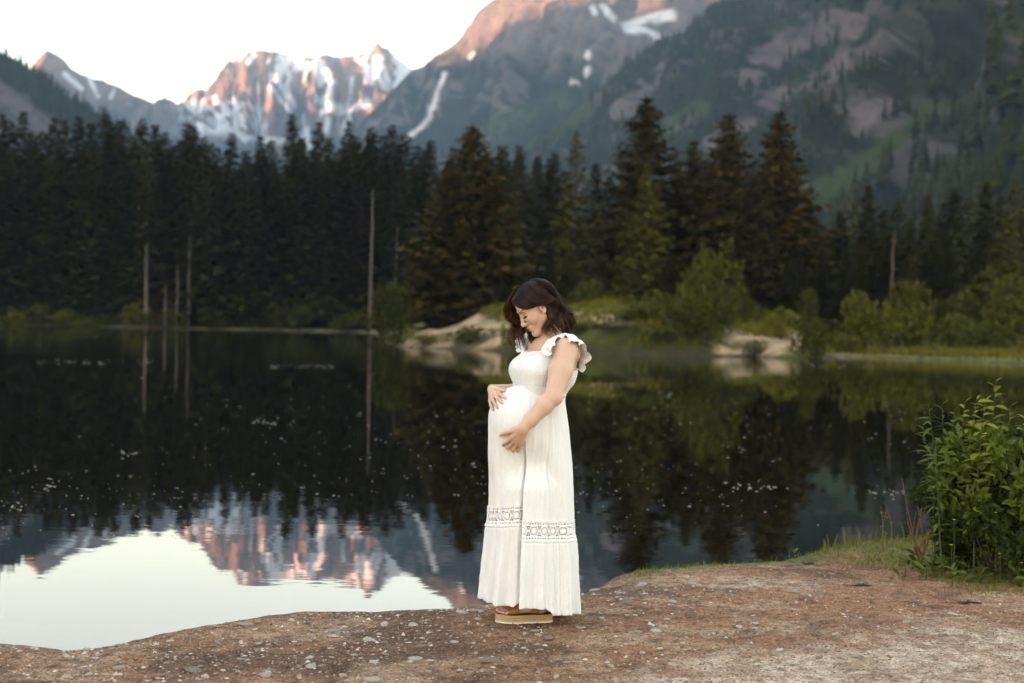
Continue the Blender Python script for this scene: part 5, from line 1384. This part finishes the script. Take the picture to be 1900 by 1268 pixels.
zt = seam_z(wrap(Q)) + 0.003; zz = zt + (lace_top(Q) + 0.004 - zt) * T_
skv = cloth(Q, zz)
dress = part('dress', mesh_np('dress', skv, grid_faces(nq, 120), True, None, MAT_COTTON))
def dpart(name, me): return link(name, me, dress)
def thick(o, t):
    md = o.modifiers.new('thickness', 'SOLIDIFY'); md.thickness = t; md.offset = 0
thick(dress, 0.0016)
# hem ruffle
t2 = np.linspace(0, 1, 60); Q, T_ = np.meshgrid(np.linspace(0, 0.985, 560), t2, indexing='ij')
zt = lace_bot(Q); zz = zt + 0.004 + (hem_z(Q) - zt - 0.004) * T_
rvv = cloth(Q, zz, True, zt)
o = dpart('hem_ruffle', mesh_np('hem_ruffle', rvv, grid_faces(560, 60), True, None, MAT_COTTON)); thick(o, 0.0014)
# lace band: real openings cut in the cloth
m = NT('lace_thread'); m.base((0.74, 0.755, 0.765)); m.set(Roughness=0.9); nl = m.noise(420, 2, 0.5); m.bump(nl, 0.5, 0.002); MAT_LACE = m.m
def lace_open(arc, v):
    """arc in metres along the band, v 0..1 across; True where the lace is open"""
    pitch = 0.049; a = arc / pitch; u = (a % 1) - 0.5; w = np.abs(v - 0.5)
    op = (np.abs(u) < 0.20 * (w / 0.23)) & (w > 0.035) & (w < 0.225) & (np.abs(u) > 0.018) & ~((w > 0.15) & (w < 0.168))
    rr = np.hypot((np.abs(u) - 0.5) * pitch, (v - 0.5) * 0.082)
    op |= (rr > 0.0125) & (rr < 0.0165) & (np.abs(np.sin(np.arctan2((v - 0.5) * 0.082, (np.abs(u) - 0.5) * pitch) * 5)) > 0.45)
    uu = (a * 4 % 1) - 0.5
    op |= (np.hypot(uu * pitch / 4, (w - 0.335) * 0.082) < 0.0033)
    op |= (np.hypot(((a * 4 + 0.5) % 1 - 0.5) * pitch / 4, (w - 0.405) * 0.082) < 0.0019)
    return op
nql, nvl = 760, 46
Q, T_ = np.meshgrid(np.linspace(0, 0.99, nql), np.linspace(0, 1, nvl), indexing='ij')
arc = Q * 1.24
scal = 0.004 * np.abs(np.sin(arc / 0.0245 * math.pi / 1.0))
zt = lace_top(Q) + 0.006 + scal; zb = lace_bot(Q) - 0.006 - scal
zz = zt + (zb - zt) * T_
lv = cloth(Q, zz); dirv = lv.copy(); dirv[..., :2] -= AXC; dirv[..., 2] = 0; dirv /= np.linalg.norm(dirv, axis=-1, keepdims=True)
lv = lv + dirv * (0.004 + 0.008 * sstep(0.7, 1.0, T_))[..., None]
fc_ = grid_faces(nql, nvl)
am = (arc[:-1, :-1] + arc[1:, 1:]) / 2; vm = (T_[:-1, :-1] + T_[1:, 1:]) / 2
keep = ~lace_open(am, vm).ravel()
o = dpart('lace_band', mesh_np('lace_band', lv, fc_[keep], True, None, MAT_LACE)); thick(o, 0.0012)

# bodice
nb_, nt_ = 260, 70
ph = np.linspace(-math.pi, math.pi, nb_); t3 = np.linspace(0, 1, nt_)
PH, T_ = np.meshgrid(ph, t3, indexing='ij')
# angle measured from her own front
fa = math.atan2(FW[1], FW[0]); rel = np.abs((PH - fa + math.pi) % (2 * math.pi) - math.pi)
Yg = AXC[1] + 0.14 * np.sin(PH); zz_of = lambda py: CAM_Z + (np.interp(-py, [-800, -600], [zof(800), zof(600)]) - CAM_Z) / BY * Yg
tops = np.interp(rel, [0, 1.35, 1.5, 1.68, 1.9, 2.3, 2.7, math.pi], [654, 652, 653, 674, 690, 684, 682, 683])
ztop = zz_of(tops)
zbot = np.interp(rel, [0, 1.2, 1.9, 2.5, math.pi], [zof(717), zof(721), zof(728), zof(738), zof(740)])
zz = ztop + (zbot - ztop) * T_
rr = body_r(PH, zz, 0.0065)
rr = np.minimum(rr, 0.26)
rr = rr * 0.25 + 0.75 * hull_r(rr, ph)
for _ in range(2): rr = (np.roll(rr, 1, 0) + rr + np.roll(rr, -1, 0)) / 3
for _j in range(1, nt_): rr[:, _j] = np.where(rel[:, _j] < 1.45, np.maximum(rr[:, _j], rr[:, _j - 1] - 0.0010), rr[:, _j])
smock = 0.0012 * np.sin((zz) * 2 * math.pi / 0.0125 + 1.5 * fbm(PH * 8, zz * 10, 2, 730)) * (0.35 + 0.65 * sstep(1.3, 1.9, rel)) + 0.004 * (fbm(PH * 9, zz * 45, 3, 731) - 0.5) + 0.003 * (vnoise(PH * 40, zz * 14, 732) - 0.5)
rr = rr + smock + 0.004 * sstep(0.05, 0.0, T_)
bo = np.stack([AXC[0] + rr * np.cos(PH), AXC[1] + rr * np.sin(PH), zz], -1)
o = dpart('bodice', mesh_np('bodice', bo, grid_faces(nb_, nt_), True, None, MAT_COTTON)); thick(o, 0.002)

# shoulder ruffles of eyelet lace
def crv(pts, n):
    P_ = np.array(pts); d = np.r_[0, np.cumsum(np.linalg.norm(np.diff(P_, axis=0), axis=1))]; t = np.linspace(0, d[-1], n)
    C_ = np.stack([np.interp(t, d, P_[:, k]) for k in range(3)], -1)
    for _ in range(max(2, n // 14)): C_[1:-1] = (C_[:-2] + 2 * C_[1:-1] + C_[2:]) / 4
    return C_, t
def ruffle(name, inner, outer, waves, seed, n=340, mth=40, amp=0.010):
    I_, t = crv([wp(*p) for p in inner], n); O_, _ = crv([wp(*p) for p in outer], n)
    v = np.linspace(0, 1, mth); u = t / t[-1]
    tan_ = np.gradient(I_, axis=0); tan_ /= np.linalg.norm(tan_, axis=1, keepdims=True)
    ac = O_ - I_; wd = np.linalg.norm(ac, axis=1, keepdims=True); nrm = np.cross(tan_, ac / wd); nrm /= np.linalg.norm(nrm, axis=1, keepdims=True)
    ph_ = u * waves * 2 * math.pi + 2.2 * (fbm(u * 6, u * 0, 2, seed) - 0.5) * 3
    sc_ = 1 + 0.10 * np.abs(np.sin(u * waves * 2.3 * math.pi)) - 0.05
    P_ = I_[:, None] + ac[:, None] * (v[None, :, None] * sc_[:, None, None])
    P_ = P_ + nrm[:, None] * (amp * np.sin(ph_)[:, None] * v[None] ** 1.2)[..., None] + tan_[:, None] * (amp * 0.5 * np.cos(ph_)[:, None] * v[None])[..., None]
    P_ = P_ + (0.006 * np.sin(v * math.pi))[None, :, None] * nrm[:, None] * np.sign(-nrm[:, None, 1:2])
    fq = grid_faces(n, mth)
    L = t[-1]; am, vm = np.meshgrid((np.arange(n - 1) + .5) / (n - 1) * L, (np.arange(mth - 1) + .5) / (mth - 1), indexing='ij')
    pit = 0.026; a = am / pit; u2 = (a % 1) - 0.5; w_ = float(wd.mean())
    op = np.zeros(am.shape, bool)
    for cx, cy_, rr_ in [(0, 0.72, 0.0028), (-0.25, 0.58, 0.0022), (0.25, 0.58, 0.0022), (0, 0.42, 0.0024), (0.5, 0.82, 0.002)]:
        uu = (a - cx) % 1; uu = np.minimum(uu, 1 - uu)
        op |= np.hypot(uu * pit, (vm - cy_) * w_) < rr_
    o = dpart(name, mesh_np(name, P_, fq[~op.ravel()], True, None, MAT_LACE)); thick(o, 0.0014)
inner = [(1004, 656, -0.150), (1010, 642, -0.145), (1018, 632, -0.125), (1032, 625, -0.100), (1050, 619, -0.085), (1064, 621, -0.060), (1074, 634, -0.035), (1077, 660, -0.028), (1074, 686, -0.030)]
outer = [(1018, 664, -0.190), (1025, 648, -0.200), (1028, 636, -0.195), (1036, 629, -0.155), (1047, 623, -0.135), (1060, 634, -0.205), (1075, 638, -0.180), (1089, 645, -0.140), (1095, 662, -0.100), (1080, 690, -0.050)]
ruffle('shoulder_ruffle', inner, outer, 7, 740)
inner = [(988, 624, 0.115), (978, 630, 0.10), (972, 640, 0.075), (970, 654, 0.05)]
outer = [(976, 616, 0.19), (964, 626, 0.19), (957, 638, 0.16), (962, 654, 0.10)]
ruffle('shoulder_ruffle', inner, outer, 4, 741, 120, 20)
# strap under the ruffle
def strap(pts, w):
    C_, t = crv([wp(*p) for p in pts], 50); tan_ = np.gradient(C_, axis=0); tan_ /= np.linalg.norm(tan_, axis=1, keepdims=True)
    side = np.cross(tan_, np.array([0.3, -1, 0.3])); side /= np.linalg.norm(side, axis=1, keepdims=True)
    V = np.stack([C_ - side * w, C_, C_ + side * w], 1); return mesh_np('strap', V, grid_faces(50, 3), True, None, MAT_COTTON)
o = dpart('strap', strap([(1003, 657, -0.152), (1008, 645, -0.148), (1017, 632, -0.128), (1032, 625, -0.102), (1050, 619.5, -0.087)], 0.005)); thick(o, 0.002)
o = dpart('strap', strap([(970, 656, 0.03), (972, 642, 0.055), (977, 631, 0.08), (988, 624, 0.11)], 0.010)); thick(o, 0.002)

# ------------------------------------------------------------------ sandals
m = NT('tan_leather'); nn = m.noise(120, 4, 0.6); m.base(m.ramp(nn, [(0.3, (0.30, 0.125, 0.055)), (0.7, (0.40, 0.175, 0.08))])); m.set(Roughness=0.5); m.bump(nn, 0.2, 0.002); MAT_LEATHER = m.m
m = NT('dark_insole'); m.base((0.06, 0.025, 0.015)); m.set(Roughness=0.6); MAT_INSOLE = m.m
m = NT('jute')
tcj = m.node('ShaderNodeTexCoord'); wvj = m.node('ShaderNodeTexWave', wave_type='BANDS', bands_direction='DIAGONAL'); wvj.inputs['Scale'].default_value = 95; wvj.inputs['Distortion'].default_value = 2
m.l.new(tcj.outputs['Object'], wvj.inputs[0])
m.base(m.ramp(wvj.outputs['Fac'], [(0.1, (0.33, 0.22, 0.12)), (0.8, (0.60, 0.46, 0.29))])); m.set(Roughness=0.9); m.bump(wvj.outputs['Fac'], 0.6, 0.003); MAT_JUTE = m.m
m = NT('white_rubber'); m.base((0.70, 0.68, 0.62)); m.set(Roughness=0.6); MAT_RUBBER = m.m
def sole_outline(n=56):
    th = np.arange(n) * 2 * math.pi / n; c, s = np.cos(th), np.sin(th)
    a = 0.117 + 0.137 * np.sign(c) * np.abs(c) ** 0.75
    wd = np.interp(a, [-0.02, 0.02, 0.09, 0.17, 0.22, 0.254], [0.030, 0.036, 0.036, 0.047, 0.046, 0.036])
    return a, wd * np.sign(s) * np.abs(s) ** 0.62
def sole_band(z0, z1, grow, heel, ft, fl, lift_toe=0.0, rnd=0.004):
    a, l = sole_outline(); n = len(a); rings = []
    for zz_, gr in ((z0, -rnd), (z0 + (z1 - z0) * 0.25, 0), (z0 + (z1 - z0) * 0.75, 0), (z1, -rnd)):
        g_ = 1 + (grow + gr) / 0.09; tl = lift_toe * sstep(0.18, 0.254, a)
        rings.append(heel + ft * (0.117 + (a - 0.117) * (1 + (grow + gr) / 0.137))[:, None] + fl * (l * (1 + (grow + gr) / 0.042))[:, None] + Z3 * (zz_ + tl)[:, None])
    V = np.stack(rings, 1).reshape(-1, 3); Fq = [tuple(q) for q in grid_faces(n, 4, True)]
    Fq.append(tuple(i * 4 for i in range(n))[::-1]); Fq.append(tuple(i * 4 + 3 for i in range(n)))
    return V, Fq
def foot_arc(k, al0, al1, th0, th1, off=0.0035, skew0=0, n=26, mth=8):
    """leather band round the foot k between two stations along it"""
    heel, ft, fl = FOOT[k]
    th = np.linspace(th0, th1, n); w = np.linspace(0, 1, mth)
    TH, Wd = np.meshgrid(th, w, indexing='ij')
    al = al0 + (al1 - al0) * Wd + skew0 * np.cos(TH)
    ts = np.linspace(0.005, 0.09, 60)
    O_ = heel + ft * al[..., None] + Z3 * 0.002
    D_ = fl * np.cos(TH)[..., None] + Z3 * np.sin(TH)[..., None]
    X = O_[..., None, :] + D_[..., None, :] * ts[:, None]
    v = body.eval(X) if False else legsdf.eval(X)
    ins = v < off; idx = 59 - np.argmax(ins[..., ::-1], -1); idx = np.where(ins.any(-1), idx, 8)
    r_ = np.maximum(ts[idx], 0.02)
    for _ in range(2): r_[1:-1] = (r_[:-2] + r_[1:-1] + r_[2:]) / 3
    return O_ + D_ * r_[..., None], grid_faces(n, mth)
legsdf = SDF(); legsdf.p = [p for p in body.p[:nh0] if (p[1][2] < 0.32 if p[0] == 'e' else max(p[1][2], p[2][2]) < 0.4)]
for k in range(2):
    heel, ft, fl = FOOT[k]; h0 = heel - Z3 * SOLE_T
    V, Fq = sole_band(-0.001, 0.0075, 0.001, h0, ft, fl, 0.003)
    sd = part('sandal', mesh_np('sandal', V, Fq, False, None, MAT_RUBBER))
    for b in range(3):
        V, Fq = sole_band(0.0075 + b * 0.0105, 0.0075 + (b + 1) * 0.0105 + 0.0003, 0.0, h0, ft, fl, 0.003, 0.0025); link('sole_rope', mesh_np('sole_rope', V, Fq, True, None, MAT_JUTE), sd)
    V, Fq = sole_band(0.039, 0.0405, -0.003, h0, ft, fl, 0.003, 0.0005); link('insole', mesh_np('insole', V, Fq, False, None, MAT_INSOLE), sd)
    V, Fq = foot_arc(k, 0.140, 0.192, 0.0, math.pi, skew0=0.010); o = link('toe_strap', mesh_np('toe_strap', V, Fq, True, None, MAT_LEATHER), sd); thick(o, 0.0025)
    V, Fq = foot_arc(k, 0.070, 0.105, 0.0, math.pi, skew0=-0.020); o = link('ankle_strap', mesh_np('ankle_strap', V, Fq, True, None, MAT_LEATHER), sd); thick(o, 0.0025)
    for j in range(3):
        c_ = V.reshape(26, 8, 3)[2, 1 + 2 * j] + fl * 0.002
        V2, F2 = sphere_np(c_, 0.0024, 6); link('stud', mesh_np('stud', V2, F2, True, None, MAT_GOLD), sd)

# ------------------------------------------------------------------ hair
m = NT('hair')
a = m.attr(); geo = m.node('ShaderNodeNewGeometry')
m.base(m.mix(1.0, a, m.ramp(geo.outputs['Random Per Island'], [(0, (0.45, 0.45, 0.45)), (0.6, (1.0, 1.0, 1.0)), (1, (2.4, 2.1, 1.9))]), 'MULTIPLY')); m.set(Roughness=0.28)
m.b.inputs['Specular IOR Level'].default_value = 0.26
MAT_HAIR = m.m
hr = np.random.default_rng(99)
EC, ER = np.array([-0.006, 0, 0.040]), np.array([0.114, 0.0845, 0.103])
def on_skull(f, l, u, lift_=1.0):
    d = (np.array([f, l, u]) - EC) / ER; d = d / np.linalg.norm(d)
    return hp(*(EC + d * ER * lift_))
def bez(P_, n):
    """smooth curve through control points (Catmull-Rom)"""
    P_ = np.array(P_); Q_ = np.vstack([2 * P_[0] - P_[1], P_, 2 * P_[-1] - P_[-2]]); out = []
    m_ = len(P_) - 1; ts = np.linspace(0, m_, n)
    for t in ts:
        i = min(int(t), m_ - 1); f = t - i; p0, p1, p2, p3 = Q_[i:i + 4]
        out.append(0.5 * ((2 * p1) + (-p0 + p2) * f + (2 * p0 - 5 * p1 + 4 * p2 - p3) * f * f + (-p0 + 3 * p1 - 3 * p2 + p3) * f ** 3))
    return np.array(out)
HV, HFc, HC = [], [], []; hoff = 0
def strand(C_, r0, tipc):
    global hoff
    n = len(C_); t = np.linspace(0, 1, n)
    rad = r0 * np.minimum(1, 0.5 + 3 * t) * (1 - 0.75 * sstep(0.7, 1.0, t))
    v, f = tube_np(C_, rad, 3); HV.append(v); HFc.append(f + hoff); hoff += len(v)
    c = np.array([0.0040, 0.0022, 0.0017])[None] * (1 - t[:, None]) + np.asarray(tipc)[None] * t[:, None] ** 1.0
    HC.append(np.tile(c, (3, 1)))
def lock(ctrl, count, spread, wave, waves, tipc=(0.048, 0.018, 0.009), r0=0.0013, n=26, root_spread=None, seedp=None, tail=0.12):
    """a lock of strands following control points; wave = amplitude in metres"""
    C_ = bez(ctrl, n); t = np.linspace(0, 1, n)
    tan_ = np.gradient(C_, axis=0); tan_ /= np.linalg.norm(tan_, axis=1, keepdims=True)
    s1 = np.cross(tan_, np.array([0, -1, 0.15])); s1 /= np.linalg.norm(s1, axis=1, keepdims=True) + 1e-9; s2 = np.cross(tan_, s1)
    ph0 = hr.uniform(0, 6.28) if seedp is None else seedp
    tint = hr.uniform(0.25, 1.0) if hr.random() < 0.65 else hr.uniform(1.4, 2.6); wave = wave * hr.uniform(0.7, 1.4)
    for k in range(count):
        a_, b_ = hr.normal(0, 0.5, 2); sp = spread * (0.35 + 0.65 * np.sin(np.clip(t * 1.15, 0, 1) * math.pi * 0.75)) * (1 - 0.55 * sstep(0.75, 1, t))
        if root_spread is not None: sp = sp * sstep(0, 0.35, t) + root_spread * (1 - sstep(0, 0.35, t))
        ph = ph0 + hr.normal(0, 0.18)
        wv_ = wave * sstep(0.25, 0.8, t) * np.sin(t * waves * 2 * math.pi + ph)
        D = C_ + s1 * (a_ * sp + wv_)[:, None] + s2 * (b_ * sp + 0.5 * wv_ * math.cos(ph))[:, None]
        cut = int(n * (1 - hr.uniform(0, tail)))
        strand(D[:cut], r0 * hr.uniform(0.7, 1.2), np.array(tipc) * tint * hr.uniform(0.8, 1.2))
def skull_px(px, py, lift_=1.0):
    """point of the hair shell on the camera ray of (px, py), near side"""
    ds = np.linspace(-0.16, 0.0, 120); X = np.array([wp(px, py, q) for q in ds])
    L_ = (hlocal(X) - EC) / (ER * lift_); r_ = np.linalg.norm(L_, axis=1)
    return X[int(np.argmax(r_ < 1))] if (r_ < 1).any() else X[int(np.argmin(r_))]
# near side: from the parting, swept over the temple and tucked behind the ear, falling to the shoulder
NL = 50
for i in range(NL):
    s = i / (NL - 1)
    p0 = on_skull(0.088 - 0.143 * s, 0.010, 0.115 - 0.005 * s, 1.0)
    p1 = skull_px(951 + 44 * s, 562 - 34 * s, 1.0)
    p2 = skull_px(970 + 46 * s, 572 - 26 * s, 1.02)
    p3 = skull_px(989 + 40 * s, 568.5 - 14 * s, 1.03); p3b = skull_px(1003 + 36 * s, 557.5 + 2 * s, 1.05)
    p4 = skull_px(1014.5 + 35 * s, 569 + 3 * s, 1.06)
    m1 = wp(1015 + 41 * s, 592 - 10 * s, -0.088 + 0.09 * s); e1_ = wp(1019 + 47 * s ** 0.9, 634 - 11 * s + hr.uniform(-14, 5), -0.112 + 0.12 * s)
    e0 = wp(1010 + 55 * s, 612 - 12 * s, -0.108 + 0.11 * s)
    lock([p0, p1, p2, p3, p3b, p4, m1, e0, e1_], 26, 0.0075, 0.0110, 3.4, seedp=hr.uniform(0, 2.6) + 5 * s, root_spread=0.004, tail=0.25, n=32)
# crown and back of the head
for i in range(30):
    s = i / 29; l0 = 0.02 - 0.05 * s
    p0 = on_skull(-0.04 - 0.03 * hr.random(), l0, 0.12, 1.0); p1 = on_skull(-0.09, 0.05 - 0.11 * s, 0.075, 1.03); p2 = on_skull(-0.112, 0.045 - 0.09 * s, 0.02, 1.03)
    m1 = wp(1050 + 6 * math.sin(s * 3), 572 + 6 * s, -0.02 + 0.13 * s); e1_ = wp(1062 - 14 * s, 624 + hr.uniform(-9, 5), -0.02 + 0.14 * s)
    lock([p0, p1, p2, m1, (m1 + e1_) / 2 + np.array([0.010, 0, 0]), e1_], 24, 0.009, 0.011, 2.6, root_spread=0.008)
# far side: swings forward past the brow and hangs beyond the face
for i in range(40):
    s = (i / 39) ** 0.8
    p0 = wp(975 + 10 * s, 527 + 2 * s, -0.002 + 0.02 * s); p1 = wp(957 + 16 * s, 537 + 2 * s, 0.004 + 0.03 * s); p2 = wp(945 + 19 * s, 555 + 2 * s, 0.012 + 0.04 * s); p3 = wp(937.5 + 22 * s, 573 + 3 * s, 0.022 + 0.05 * s)
    m1 = wp(940 + 26 * s, 590 + 3 * s, 0.030 + 0.05 * s); m2 = wp(951 + 21 * s, 602 + 3 * s, 0.035 + 0.05 * s)
    e0 = wp(943 + 30 * s, 624 + hr.uniform(-3, 3), 0.040 + 0.03 * s); e1_ = wp(951 + 28 * s, 652 + hr.uniform(-10, 6), 0.015 + 0.03 * s)
    lock([p0, p1, p2, p3, m1, m2, e0, e1_], 18, 0.0085, 0.005, 1.8, tipc=(0.060, 0.024, 0.012), root_spread=0.003, tail=0.25, n=32)
# far side behind the chin and under the jaw
for i in range(22):
    s = i / 21
    p0 = on_skull(-0.01 - 0.05 * s, -0.03, 0.12, 1.0); p1 = on_skull(0.0 - 0.05 * s, -0.085, 0.05, 1.03)
    m1 = wp(984 + 16 * s, 598, 0.10); e0 = wp(982 + 18 * s, 622, 0.075); e1_ = wp(985 + 16 * s, 638 + hr.uniform(-6, 6), 0.045 - 0.03 * s)
    lock([p0, p1, m1, e0, e1_], 16, 0.010, 0.004, 1.5, root_spread=0.008)
# loose wisps
for i in range(26):
    s = hr.random()
    p0 = on_skull(0.06 - 0.12 * s, 0.02 * hr.normal(), 0.13, 1.02); p1 = on_skull(-0.06 - 0.05 * s, 0.06 * hr.normal(), 0.07, 1.08)
    e0 = wp(1040 + 20 * hr.random(), 570, 0.05 * hr.normal()); e1_ = wp(1052 + 18 * hr.random(), 606 + 8 * hr.normal(), 0.06 * hr.normal())
    lock([p0, p1, e0, e1_], 2, 0.006, 0.006, 2.0, r0=0.0007)
part('hair', mesh_np('hair', np.concatenate(HV), np.concatenate(HFc), True, np.concatenate(HC), MAT_HAIR))
# ================================================================== AIR
hb = bpy.data.meshes.new('haze')
x0, x1, y0, y1, z0, z1 = -6500, 6500, -5000, 9500, -8, 2300
hv = [(x, y, z) for x in (x0, x1) for y in (y0, y1) for z in (z0, z1)]
hb.from_pydata(hv, [], [(0, 1, 3, 2), (4, 6, 7, 5), (0, 4, 5, 1), (2, 3, 7, 6), (0, 2, 6, 4), (1, 5, 7, 3)])
hm_ = bpy.data.materials.new('haze'); hm_.use_nodes = True
hm_.node_tree.nodes.clear()
pv = hm_.node_tree.nodes.new('ShaderNodeVolumePrincipled'); ho = hm_.node_tree.nodes.new('ShaderNodeOutputMaterial')
pv.inputs['Color'].default_value = (0.48, 0.74, 1.0, 1); pv.inputs['Density'].default_value = 9.5e-5; pv.inputs['Anisotropy'].default_value = 0.0
hm_.node_tree.links.new(pv.outputs[0], ho.inputs['Volume'])
hb.materials.append(hm_)
hz = link('haze', hb); tag(hz, kind='stuff')
